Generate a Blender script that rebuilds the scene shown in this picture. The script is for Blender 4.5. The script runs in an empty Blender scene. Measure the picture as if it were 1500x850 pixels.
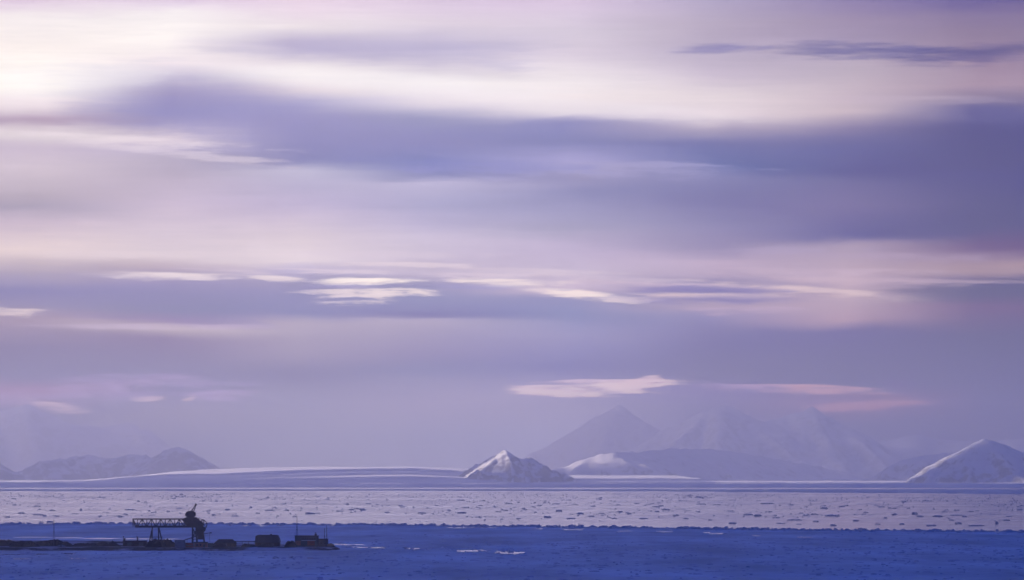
import bpy, math, random
import numpy as np
from mathutils import Vector

random.seed(7)
rng = np.random.default_rng(11)
S = bpy.context.scene
COL = S.collection

# ------------------------------------------------------------------ camera
CAM_H = 50.0
FPX = 200.0 / 36.0 * 1500.0
TH = math.atan(275.0 / FPX)
cam_d = bpy.data.cameras.new("camera")
cam_d.lens = 200.0
cam_d.sensor_width = 36.0
cam_d.clip_start = 1.0
cam_d.clip_end = 200000.0
cam = bpy.data.objects.new("camera", cam_d)
COL.objects.link(cam)
cam.location = (0, 0, CAM_H)
cam.rotation_euler = (math.radians(90) + TH, 0, 0)
S.camera = cam


def pt(px, row, y):
    """point at distance y seen at photo position px,row -> (x, y, z)"""
    u, v = px - 750.0, 425.0 - row
    dy = FPX * math.cos(TH) - v * math.sin(TH)
    dz = FPX * math.sin(TH) + v * math.cos(TH)
    return (u / dy * y, y, CAM_H + dz / dy * y)


def ydist(row, z=0.0):
    """distance at which height z is seen at photo row"""
    v = 425.0 - row
    dy = FPX * math.cos(TH) - v * math.sin(TH)
    dz = FPX * math.sin(TH) + v * math.cos(TH)
    return (z - CAM_H) * dy / dz


# ------------------------------------------------------------------ render settings
S.render.engine = 'CYCLES'
S.view_settings.view_transform = 'Standard'
S.view_settings.look = 'None'
S.view_settings.gamma = 1.0
EXPO = 1.0
S.view_settings.exposure = EXPO
K = 2.0 ** (-EXPO)
cy = S.cycles
cy.max_bounces = 6
cy.diffuse_bounces = 2
cy.glossy_bounces = 2
cy.volume_bounces = 1
cy.transparent_max_bounces = 8
cy.use_adaptive_sampling = False
cy.use_denoising = True
try:
    cy.denoiser = 'OPENIMAGEDENOISE'
    cy.denoising_input_passes = 'RGB_ALBEDO_NORMAL'
except Exception:
    pass
cy.sample_clamp_indirect = 4.0


# ------------------------------------------------------------------ helpers
def lin(c):
    return tuple((x / 255.0 / 12.92) if x <= 10 else ((x / 255.0 + 0.055) / 1.055) ** 2.4 for x in c)


def tag(o, label=None, cat=None, group=None, kind=None):
    if label:
        o['label'] = label
    if cat:
        o['category'] = cat
    if group:
        o['group'] = group
    if kind:
        o['kind'] = kind
    return o


def empty(name, loc, rz=0.0):
    o = bpy.data.objects.new(name, None)
    COL.objects.link(o)
    o.location = loc
    o.rotation_euler = (0, 0, rz)
    return o


def mesh_obj(name, verts, faces, m, parent=None, smooth=False):
    me = bpy.data.meshes.new(name)
    me.from_pydata([tuple(v) for v in verts], [], faces)
    me.update()
    if smooth:
        me.polygons.foreach_set('use_smooth', [True] * len(me.polygons))
    if m:
        me.materials.append(m)
    o = bpy.data.objects.new(name, me)
    COL.objects.link(o)
    if parent:
        o.parent = parent
    return o


def grid_obj(name, X, Y, Z, m, keep=None, smooth=True):
    ny, nx = X.shape
    co = np.stack([X, Y, Z], -1).reshape(-1, 3).astype(np.float32)
    idx = np.arange(ny * nx).reshape(ny, nx)
    q = np.stack([idx[:-1, :-1], idx[:-1, 1:], idx[1:, 1:], idx[1:, :-1]], -1).reshape(-1, 4)
    if keep is not None:
        kq = keep.reshape(-1)[q].any(axis=1)
        q = q[kq]
        used = np.unique(q)
        remap = -np.ones(len(co), dtype=np.int64)
        remap[used] = np.arange(len(used))
        co = co[used]
        q = remap[q]
    me = bpy.data.meshes.new(name)
    me.vertices.add(len(co))
    me.vertices.foreach_set('co', co.reshape(-1))
    me.loops.add(q.size)
    me.loops.foreach_set('vertex_index', q.reshape(-1).astype(np.int32))
    me.polygons.add(len(q))
    me.polygons.foreach_set('loop_start', np.arange(0, q.size, 4, dtype=np.int32))
    me.update(calc_edges=True)
    me.validate()
    if smooth:
        me.polygons.foreach_set('use_smooth', [True] * len(me.polygons))
    me.materials.append(m)
    o = bpy.data.objects.new(name, me)
    COL.objects.link(o)
    return o


class MB:
    """collects shapes, links them as one mesh object"""

    def __init__(self):
        self.v, self.f = [], []

    def add(self, vs, fs):
        b = len(self.v)
        self.v += [tuple(v) for v in vs]
        self.f += [tuple(i + b for i in f) for f in fs]

    def box(self, x0, x1, y0, y1, z0, z1, taper=0.0):
        t = taper
        self.add([(x0, y0, z0), (x1, y0, z0), (x1, y1, z0), (x0, y1, z0),
                  (x0 + t, y0 + t, z1), (x1 - t, y0 + t, z1), (x1 - t, y1 - t, z1), (x0 + t, y1 - t, z1)],
                 [(0, 3, 2, 1), (4, 5, 6, 7), (0, 1, 5, 4), (1, 2, 6, 5), (2, 3, 7, 6), (3, 0, 4, 7)])

    def bar(self, a, b, w, h=None):
        h = h or w
        a, b = Vector(a), Vector(b)
        d = (b - a).normalized()
        up = Vector((0, 0, 1)) if abs(d.z) < 0.95 else Vector((0, 1, 0))
        s = d.cross(up).normalized() * (w / 2)
        u = s.cross(d).normalized() * (h / 2)
        vs = [p + i * s + j * u for p in (a, b) for i, j in ((-1, -1), (1, -1), (1, 1), (-1, 1))]
        self.add(vs, [(0, 3, 2, 1), (4, 5, 6, 7), (0, 1, 5, 4), (1, 2, 6, 5), (2, 3, 7, 6), (3, 0, 4, 7)])

    def tube(self, a, b, r0, r1=None, n=12):
        r1 = r0 if r1 is None else r1
        a, b = Vector(a), Vector(b)
        d = (b - a).normalized()
        up = Vector((0, 0, 1)) if abs(d.z) < 0.95 else Vector((0, 1, 0))
        s = d.cross(up).normalized()
        u = s.cross(d).normalized()
        vs = []
        for p, r in ((a, r0), (b, r1)):
            for k in range(n):
                t = 2 * math.pi * k / n
                vs.append(p + s * (r * math.cos(t)) + u * (r * math.sin(t)))
        fs = [(k, (k + 1) % n, n + (k + 1) % n, n + k) for k in range(n)]
        fs += [tuple(range(n))[::-1], tuple(range(n, 2 * n))]
        self.add(vs, fs)

    def prism(self, prof, y0, y1):
        """closed xz profile swept from y0 to y1"""
        n = len(prof)
        vs = [(x, y0, z) for x, z in prof] + [(x, y1, z) for x, z in prof]
        fs = [(k, (k + 1) % n, n + (k + 1) % n, n + k) for k in range(n)]
        fs += [tuple(range(n))[::-1], tuple(range(n, 2 * n))]
        self.add(vs, fs)

    def ring(self, c, r, w, y0, y1, n=28, a0=0.0, a1=2 * math.pi):
        """a flat rim in the xz plane round c"""
        vs, fs = [], []
        for k in range(n + 1):
            t = a0 + (a1 - a0) * k / n
            for rr in (r, r - w):
                for y in (y0, y1):
                    vs.append((c[0] + rr * math.cos(t), y, c[1] + rr * math.sin(t)))
        for k in range(n):
            b, e = 4 * k, 4 * k + 4
            fs += [(b, b + 1, e + 1, e), (b + 2, e + 2, e + 3, b + 3), (b, e, e + 2, b + 2), (b + 1, b + 3, e + 3, e + 1)]
        self.add(vs, fs)

    def build(self, name, m, parent=None, smooth=False):
        return mesh_obj(name, self.v, self.f, m, parent, smooth)


# value noise in numpy
_P = rng.random((256, 256))


def vnoise(x, y, seed=0):
    x = np.asarray(x, dtype=np.float64) + seed * 17.13
    y = np.asarray(y, dtype=np.float64) + seed * 9.71
    xi, yi = np.floor(x).astype(int), np.floor(y).astype(int)
    xf, yf = x - xi, y - yi
    xf = xf * xf * xf * (xf * (xf * 6 - 15) + 10)
    yf = yf * yf * yf * (yf * (yf * 6 - 15) + 10)
    a = _P[yi % 256, xi % 256]
    b = _P[yi % 256, (xi + 1) % 256]
    c = _P[(yi + 1) % 256, xi % 256]
    d = _P[(yi + 1) % 256, (xi + 1) % 256]
    return (a * (1 - xf) + b * xf) * (1 - yf) + (c * (1 - xf) + d * xf) * yf


def fbm(x, y, oct=5, seed=0, gain=0.5):
    t, a, s = 0, 1.0, 0
    for o in range(oct):
        t = t + a * vnoise(np.asarray(x) * 2 ** o, np.asarray(y) * 2 ** o, seed + o)
        s += a
        a *= gain
    return t / s


def ridged(x, y, oct=5, seed=0):
    t, a, s = 0, 1.0, 0
    for o in range(oct):
        n = 1 - np.abs(2 * vnoise(np.asarray(x) * 2 ** o, np.asarray(y) * 2 ** o, seed + o) - 1)
        t = t + a * n * n
        s += a
        a *= 0.5
    return t / s


# ------------------------------------------------------------------ materials
def mat(name, col, rough=0.7, spec=0.3, var=0.25, scale=1.0, bump=0.0, metal=0.0):
    m = bpy.data.materials.new(name)
    m.use_nodes = True
    nt = m.node_tree
    b = nt.nodes['Principled BSDF']
    b.inputs['Roughness'].default_value = rough
    b.inputs['Specular IOR Level'].default_value = spec
    b.inputs['Metallic'].default_value = metal
    g = nt.nodes.new('ShaderNodeTexCoord')
    n = nt.nodes.new('ShaderNodeTexNoise')
    n.inputs['Scale'].default_value = scale
    n.inputs['Detail'].default_value = 5
    nt.links.new(g.outputs['Object'], n.inputs['Vector'])
    r = nt.nodes.new('ShaderNodeValToRGB')
    r.color_ramp.elements[0].position = 0.3
    r.color_ramp.elements[1].position = 0.7
    r.color_ramp.elements[0].color = (*[c * (1 - var) for c in col], 1)
    r.color_ramp.elements[1].color = (*[min(1, c * (1 + var)) for c in col], 1)
    nt.links.new(n.outputs['Fac'], r.inputs['Fac'])
    nt.links.new(r.outputs['Color'], b.inputs['Base Color'])
    if bump:
        bp = nt.nodes.new('ShaderNodeBump')
        bp.inputs['Strength'].default_value = bump
        nt.links.new(n.outputs['Fac'], bp.inputs['Height'])
        nt.links.new(bp.outputs['Normal'], b.inputs['Normal'])
    return m


def snow_mat(name, snow=(0.80, 0.82, 0.86), rock=(0.10, 0.095, 0.095), rock_amt=0.0, scale=0.004, steep=0.75, patch=0.06, stretch=(1, 1, 1)):
    m = bpy.data.materials.new(name)
    m.use_nodes = True
    nt = m.node_tree
    L = nt.links.new
    b = nt.nodes['Principled BSDF']
    b.inputs['Roughness'].default_value = 0.65
    b.inputs['Specular IOR Level'].default_value = 0.15
    g = nt.nodes.new('ShaderNodeTexCoord')
    mp = nt.nodes.new('ShaderNodeMapping')
    mp.inputs['Scale'].default_value = stretch
    L(g.outputs['Object'], mp.inputs['Vector'])
    n = nt.nodes.new('ShaderNodeTexNoise')
    n.inputs['Scale'].default_value = scale
    n.inputs['Detail'].default_value = 8
    n.inputs['Roughness'].default_value = 0.65
    L(mp.outputs['Vector'], n.inputs['Vector'])
    r = nt.nodes.new('ShaderNodeValToRGB')
    r.color_ramp.elements[0].position = 0.35
    r.color_ramp.elements[1].position = 0.65
    r.color_ramp.elements[0].color = (*[c * (1 - patch * 2) for c in snow], 1)
    r.color_ramp.elements[1].color = (*snow, 1)
    L(n.outputs['Fac'], r.inputs['Fac'])
    out = r.outputs['Color']
    if rock_amt > 0:
        geo = nt.nodes.new('ShaderNodeNewGeometry')
        sep = nt.nodes.new('ShaderNodeSeparateXYZ')
        L(geo.outputs['Normal'], sep.inputs[0])
        n2 = nt.nodes.new('ShaderNodeTexNoise')
        n2.inputs['Scale'].default_value = 0.011
        n2.inputs['Detail'].default_value = 9
        n2.inputs['Roughness'].default_value = 0.7
        L(g.outputs['Object'], n2.inputs['Vector'])
        a = nt.nodes.new('ShaderNodeMath')
        a.operation = 'MULTIPLY_ADD'
        a.inputs[1].default_value = 0.9
        L(n2.outputs['Fac'], a.inputs[0])
        L(sep.outputs['Z'], a.inputs[2])
        mr = nt.nodes.new('ShaderNodeMapRange')
        mr.interpolation_type = 'SMOOTHSTEP'
        mr.inputs['From Min'].default_value = steep + 0.45 + 0.08
        mr.inputs['From Max'].default_value = steep + 0.45 - 0.08
        mr.inputs['To Min'].default_value = 0
        mr.inputs['To Max'].default_value = rock_amt
        L(a.outputs[0], mr.inputs['Value'])
        mx = nt.nodes.new('ShaderNodeMix')
        mx.data_type = 'RGBA'
        L(mr.outputs[0], mx.inputs[0])
        L(out, mx.inputs[6])
        mx.inputs[7].default_value = (*rock, 1)
        out = mx.outputs[2]
    L(out, b.inputs['Base Color'])
    return m


def water_mat(name, rough=0.16):
    m = bpy.data.materials.new(name)
    m.use_nodes = True
    nt = m.node_tree
    b = nt.nodes['Principled BSDF']
    b.inputs['Base Color'].default_value = (0.015, 0.03, 0.05, 1)
    b.inputs['Roughness'].default_value = rough
    b.inputs['IOR'].default_value = 1.333
    g = nt.nodes.new('ShaderNodeTexCoord')
    n = nt.nodes.new('ShaderNodeTexNoise')
    n.inputs['Scale'].default_value = 0.0016
    n.inputs['Detail'].default_value = 6
    nt.links.new(g.outputs['Object'], n.inputs['Vector'])
    mr = nt.nodes.new('ShaderNodeMapRange')
    mr.inputs['From Min'].default_value = 0.35
    mr.inputs['From Max'].default_value = 0.65
    mr.inputs['To Min'].default_value = rough * 0.6
    mr.inputs['To Max'].default_value = rough * 1.3
    nt.links.new(n.outputs['Fac'], mr.inputs['Value'])
    nt.links.new(mr.outputs[0], b.inputs['Roughness'])
    return m


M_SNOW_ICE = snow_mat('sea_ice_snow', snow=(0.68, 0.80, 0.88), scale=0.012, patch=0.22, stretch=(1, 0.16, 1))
M_FLOE = mat('floe_ice', (0.33, 0.40, 0.52), 0.5, 0.4, 0.18, 0.25)
M_WATER = water_mat('fjord_water', 0.10)
M_POOL = water_mat('pool_water', 0.05)
M_DARK = mat('dark_steel', (0.035, 0.037, 0.042), 0.6, 0.4, 0.4, 0.4)
M_STEEL = mat('grey_steel', (0.07, 0.072, 0.08), 0.6, 0.4, 0.35, 0.5)
M_RUST = mat('rusty_red_steel', (0.34, 0.075, 0.04), 0.8, 0.2, 0.45, 0.5)
M_BROWN = mat('brown_cladding', (0.30, 0.13, 0.085), 0.8, 0.2, 0.35, 0.5)
M_BLUE = mat('blue_grey_paint', (0.16, 0.20, 0.27), 0.7, 0.3, 0.25, 0.4)
M_COAL = mat('coal', (0.022, 0.02, 0.021), 0.95, 0.15, 0.5, 0.35, 0.6)
M_TIMBER = mat('weathered_timber', (0.06, 0.045, 0.036), 0.9, 0.15, 0.4, 0.7)
M_ROOF = mat('bitumen_roof', (0.03, 0.031, 0.035), 0.85, 0.2, 0.35, 0.4)
M_RSNOW = mat('roof_snow', (0.62, 0.64, 0.68), 0.8, 0.15, 0.15, 0.5)
M_HALL = mat('hall_cladding', (0.06, 0.07, 0.085), 0.7, 0.3, 0.2, 0.35)
M_GLASS = mat('dark_window', (0.02, 0.022, 0.03), 0.15, 0.5, 0.1, 1.0)
M_BLOCKER = mat('blocker_white', (0.85, 0.85, 0.87), 1.0, 0.0, 0.05, 0.001)  # for the added banks that block the sun

# ------------------------------------------------------------------ sky
SUN_EL = math.radians(20.0)
SUN_BACK = math.radians(8.0)     # sun stands to the left, a little behind the camera
s_dir = Vector((-math.cos(SUN_EL) * math.cos(SUN_BACK), -math.cos(SUN_EL) * math.sin(SUN_BACK), math.sin(SUN_EL)))

HAZE_D = 2.9e-5
HAZE_TOP, HAZE_END = 1450.0, 106000.0
AIR = tuple(c for c in lin((150, 144, 182)))       # colour the air fades to


def comp(c, row):
    """sky radiance behind the air so that it arrives as c"""
    el = max((700.0 - row) / FPX, 1e-4)
    path = min(HAZE_END, (HAZE_TOP - CAM_H) / el)
    T = math.exp(-HAZE_D * path)
    T = max(T, 0.085)
    l = lin(c)
    return tuple(max(0.004, (l[i] - AIR[i] * (1 - T)) / T) for i in range(3))


world = bpy.data.worlds.new("World")
S.world = world
world.use_nodes = True
wt = world.node_tree
for n in list(wt.nodes):
    wt.nodes.remove(n)
WL = wt.links.new
w_out = wt.nodes.new('ShaderNodeOutputWorld')
w_bg = wt.nodes.new('ShaderNodeBackground')
WSTR = 0.1
w_bg.inputs['Strength'].default_value = WSTR
WL(w_bg.outputs[0], w_out.inputs[0])


def setin(sock, v):
    if isinstance(v, bpy.types.NodeSocket):
        WL(v, sock)
    else:
        sock.default_value = v


def mth(op, a, b=0.0, c=0.0, clamp=False):
    n = wt.nodes.new('ShaderNodeMath')
    n.operation = op
    n.use_clamp = clamp
    setin(n.inputs[0], a)
    setin(n.inputs[1], b)
    setin(n.inputs[2], c)
    return n.outputs[0]


def mrange(v, a, b, c=0.0, d=1.0, smooth=True):
    n = wt.nodes.new('ShaderNodeMapRange')
    n.interpolation_type = 'SMOOTHSTEP' if smooth else 'LINEAR'
    setin(n.inputs['Value'], v)
    n.inputs['From Min'].default_value = a
    n.inputs['From Max'].default_value = b
    n.inputs['To Min'].default_value = c
    n.inputs['To Max'].default_value = d
    return n.outputs[0]


def mixc(f, a, b):
    n = wt.nodes.new('ShaderNodeMix')
    n.data_type = 'RGBA'
    n.clamp_factor = True
    setin(n.inputs[0], f)
    for i, v in ((6, a), (7, b)):
        if isinstance(v, bpy.types.NodeSocket):
            WL(v, n.inputs[i])
        else:
            n.inputs[i].default_value = (*v, 1)
    return n.outputs[2]


def wnoise(x, y, z=0.0, detail=4, rough=0.55):
    c = wt.nodes.new('ShaderNodeCombineXYZ')
    setin(c.inputs[0], x)
    setin(c.inputs[1], y)
    setin(c.inputs[2], z)
    n = wt.nodes.new('ShaderNodeTexNoise')
    n.inputs['Scale'].default_value = 1.0
    n.inputs['Detail'].default_value = detail
    n.inputs['Roughness'].default_value = rough
    WL(c.outputs[0], n.inputs['Vector'])
    return mth('SUBTRACT', n.outputs['Fac'], 0.5)


tc = wt.nodes.new('ShaderNodeTexCoord')
sp = wt.nodes.new('ShaderNodeSeparateXYZ')
WL(tc.outputs['Generated'], sp.inputs[0])
dx, dy, dz = sp.outputs
az = mth('ARCTAN2', dx, dy)
el = mth('ARCSINE', dz)
# azimuth and elevation counted in steps of 1/8333 rad: P grows to the right, Q downwards from 5 degrees up
P = mth('MULTIPLY_ADD', az, FPX, 750.0)
Q = mth('MULTIPLY_ADD', el, -FPX, 700.0)

nA = wnoise(mth('DIVIDE', P, 420.0), mth('DIVIDE', Q, 75.0), 3.1, 3)
nB = wnoise(mth('DIVIDE', P, 130.0), mth('DIVIDE', Q, 16.0), 7.7, 5)
nC = wnoise(mth('DIVIDE', P, 60.0), mth('DIVIDE', Q, 14.0), 1.3, 6, 0.65)
nD = wnoise(mth('DIVIDE', P, 330.0), mth('DIVIDE', Q, 9.0), 5.9, 5, 0.6)
nG = wnoise(mth('MULTIPLY_ADD', nA, 1.5, mth('DIVIDE', P, 230.0)), mth('DIVIDE', Q, 24.0), 11.2, 6, 0.62)
nF = wnoise(mth('MULTIPLY_ADD', nB, 0.8, mth('DIVIDE', P, 85.0)), mth('MULTIPLY_ADD', nG, 2.0, mth('DIVIDE', Q, 6.0)), 2.6, 7, 0.62)
Qw = mth('ADD', mth('MULTIPLY_ADD', nA, 30.0, Q), mth('MULTIPLY_ADD', nG, 26.0, mth('MULTIPLY', nF, 7.0)))
Pw = mth('MULTIPLY_ADD', nA, 110.0, P)

# radiance of the cloud field down eight bearings (bearing, then row and colour)
# radiance of the cloud field down eight bearings (bearing, then row and colour)
# radiance of the cloud field down eight bearings (bearing, then row and colour)
# radiance of the cloud field down eight bearings (bearing, then row and colour)
COLS = [
 (60, [(0,(0.924,0.686,0.821)),(30,(1.205,1.107,0.979)),(70,(1.369,1.237,1.031)),(130,(1.503,1.432,1.182)),(150,(1.313,1.149,1.035)),(178,(0.530,0.353,0.404)),(195,(1.058,0.923,0.807)),(215,(0.809,0.649,0.684)),(245,(0.967,0.793,0.748)),(290,(0.608,0.485,0.442)),(305,(0.471,0.392,0.392)),(330,(0.933,0.715,0.690)),(370,(1.551,1.213,0.911)),(395,(0.760,0.569,0.415)),(425,(0.056,0.062,0.264)),(450,(0.300,0.229,0.306)),(475,(0.590,0.347,0.251)),(510,(0.079,0.002,0.017)),(550,(0.002,0.002,0.002)),(575,(0.837,0.002,0.002)),(600,(0.002,0.002,0.002)),(650,(0.002,0.087,0.002))]),
 (250, [(0,(0.939,0.720,0.872)),(20,(1.233,1.150,1.030)),(60,(1.394,1.294,1.107)),(95,(1.268,1.109,1.022)),(115,(0.744,0.664,0.716)),(140,(0.275,0.215,0.350)),(165,(0.126,0.135,0.376)),(180,(0.305,0.251,0.389)),(200,(1.130,0.938,0.866)),(215,(0.633,0.542,0.692)),(230,(0.572,0.487,0.535)),(250,(0.613,0.500,0.536)),(300,(0.927,0.732,0.781)),(340,(1.130,0.914,0.859)),(380,(1.283,1.048,0.890)),(395,(0.870,0.627,0.490)),(412,(0.440,0.324,0.429)),(430,(0.122,0.129,0.260)),(455,(0.059,0.115,0.227)),(470,(0.331,0.134,0.303)),(480,(1.251,0.951,0.605)),(500,(0.156,0.002,0.009)),(540,(0.002,0.002,0.002)),(580,(0.002,0.002,0.002)),(610,(0.572,0.438,0.002)),(650,(0.002,0.105,0.002))]),
 (440, [(0,(1.046,0.804,0.895)),(40,(1.155,1.035,0.946)),(70,(0.514,0.441,0.607)),(85,(0.964,0.853,0.838)),(110,(1.296,1.207,1.037)),(128,(1.136,0.988,0.915)),(150,(0.475,0.454,0.659)),(180,(0.270,0.247,0.440)),(215,(0.171,0.177,0.386)),(235,(0.147,0.170,0.393)),(247,(0.710,0.673,0.786)),(270,(0.644,0.579,0.728)),(300,(0.736,0.613,0.767)),(320,(0.937,0.761,0.838)),(350,(1.282,1.053,0.931)),(385,(1.599,1.330,1.144)),(400,(0.852,0.719,0.891)),(412,(0.375,0.331,0.433)),(435,(0.205,0.225,0.427)),(460,(0.131,0.176,0.405)),(475,(0.842,0.665,0.578)),(520,(0.584,0.435,0.360)),(550,(0.002,0.002,0.002)),(600,(0.759,0.755,0.514)),(650,(0.703,0.739,0.569))]),
 (630, [(0,(0.896,0.700,0.843)),(30,(1.017,0.879,0.883)),(65,(0.615,0.553,0.700)),(90,(0.852,0.755,0.802)),(120,(1.338,1.254,1.095)),(150,(1.154,1.031,1.005)),(175,(0.329,0.340,0.538)),(210,(0.204,0.208,0.456)),(240,(0.082,0.149,0.429)),(255,(0.126,0.168,0.408)),(264,(0.711,0.653,0.835)),(300,(0.508,0.494,0.692)),(330,(0.755,0.666,0.832)),(360,(1.073,0.907,0.955)),(385,(0.977,0.804,0.848)),(400,(1.017,0.827,0.857)),(420,(0.315,0.298,0.481)),(440,(0.237,0.292,0.511)),(466,(0.002,0.002,0.291)),(472,(0.806,0.664,0.662)),(520,(0.364,0.280,0.438)),(550,(0.050,0.151,0.322)),(590,(1.477,1.147,1.094)),(640,(0.938,0.963,0.985))]),
 (840, [(0,(0.918,0.725,0.868)),(40,(0.871,0.758,0.798)),(80,(0.967,0.835,0.865)),(120,(1.299,1.179,1.067)),(145,(1.315,1.161,1.026)),(165,(1.055,0.935,0.942)),(182,(0.235,0.242,0.497)),(210,(0.172,0.199,0.449)),(235,(0.498,0.461,0.789)),(245,(0.405,0.363,0.534)),(275,(0.221,0.240,0.460)),(310,(0.412,0.397,0.592)),(340,(0.578,0.528,0.640)),(370,(0.934,0.746,0.888)),(400,(1.118,0.901,0.958)),(425,(1.315,0.968,0.983)),(440,(0.305,0.327,0.567)),(460,(0.195,0.304,0.578)),(490,(0.513,0.481,0.766)),(540,(0.015,0.068,0.498)),(575,(0.998,0.836,1.141)),(600,(1.465,1.248,1.367)),(650,(1.449,1.410,1.781))]),
 (1040, [(0,(0.532,0.448,0.603)),(30,(0.589,0.482,0.551)),(60,(0.566,0.463,0.530)),(80,(0.628,0.527,0.602)),(110,(0.799,0.666,0.715)),(140,(1.144,0.985,0.898)),(170,(1.212,1.030,0.961)),(187,(0.597,0.497,0.565)),(210,(0.118,0.135,0.363)),(240,(0.004,0.074,0.303)),(260,(0.173,0.186,0.391)),(300,(0.110,0.110,0.304)),(330,(0.298,0.270,0.454)),(360,(0.390,0.298,0.444)),(380,(0.964,0.682,0.732)),(400,(0.765,0.543,0.608)),(420,(0.108,0.120,0.341)),(450,(0.848,0.572,0.563)),(465,(0.344,0.297,0.525)),(500,(0.002,0.002,0.202)),(550,(0.002,0.002,0.002)),(570,(0.297,0.137,0.540)),(600,(0.002,0.002,0.100)),(650,(0.002,0.002,0.316))]),
 (1240, [(0,(0.268,0.194,0.386)),(30,(0.387,0.284,0.378)),(60,(0.461,0.352,0.452)),(100,(0.679,0.550,0.562)),(140,(0.813,0.640,0.621)),(165,(0.882,0.687,0.640)),(190,(0.262,0.203,0.329)),(220,(0.050,0.063,0.252)),(250,(0.002,0.004,0.171)),(265,(0.072,0.067,0.219)),(300,(0.169,0.122,0.287)),(345,(0.002,0.002,0.184)),(358,(0.673,0.477,0.501)),(385,(0.833,0.579,0.548)),(415,(1.140,0.770,0.704)),(440,(1.073,0.707,0.608)),(470,(1.132,0.654,0.543)),(490,(0.029,0.002,0.200)),(540,(0.002,0.002,0.002)),(565,(0.002,0.002,0.002)),(590,(1.234,0.234,0.067)),(620,(0.002,0.002,0.002)),(650,(0.002,0.002,0.002))]),
 (1440, [(0,(0.077,0.043,0.246)),(30,(0.257,0.172,0.278)),(60,(0.309,0.206,0.268)),(90,(0.405,0.260,0.312)),(130,(0.522,0.344,0.369)),(150,(0.287,0.205,0.280)),(170,(0.078,0.068,0.238)),(200,(0.002,0.002,0.130)),(245,(0.002,0.002,0.114)),(255,(0.002,0.002,0.148)),(300,(0.002,0.002,0.095)),(340,(0.002,0.002,0.085)),(365,(0.122,0.002,0.069)),(380,(0.399,0.212,0.220)),(400,(0.761,0.463,0.307)),(415,(0.035,0.002,0.082)),(435,(0.002,0.002,0.002)),(455,(0.163,0.002,0.035)),(500,(0.002,0.002,0.002)),(540,(0.002,0.002,0.002)),(560,(0.002,0.002,0.002)),(600,(0.002,0.002,0.002)),(640,(0.002,0.002,0.002))]),
]


def ramp(stops, fac):
    n = wt.nodes.new('ShaderNodeValToRGB')
    cr = n.color_ramp
    cr.interpolation = 'EASE' if False else 'LINEAR'
    while len(cr.elements) < len(stops):
        cr.elements.new(0.5)
    for e, (row, c) in zip(cr.elements, stops):
        e.position = row / 720.0
    for e, (row, c) in zip(cr.elements, stops):
        e.color = (*c, 1)
    WL(fac, n.inputs[0])
    return n.outputs[0]


fq = mth('DIVIDE', Qw, 720.0, clamp=True)
sky = ramp(COLS[0][1], fq)
for i in range(1, len(COLS)):
    c = ramp(COLS[i][1], fq)
    sky = mixc(mrange(Pw, COLS[i - 1][0], COLS[i][0], smooth=False), sky, c)

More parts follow.
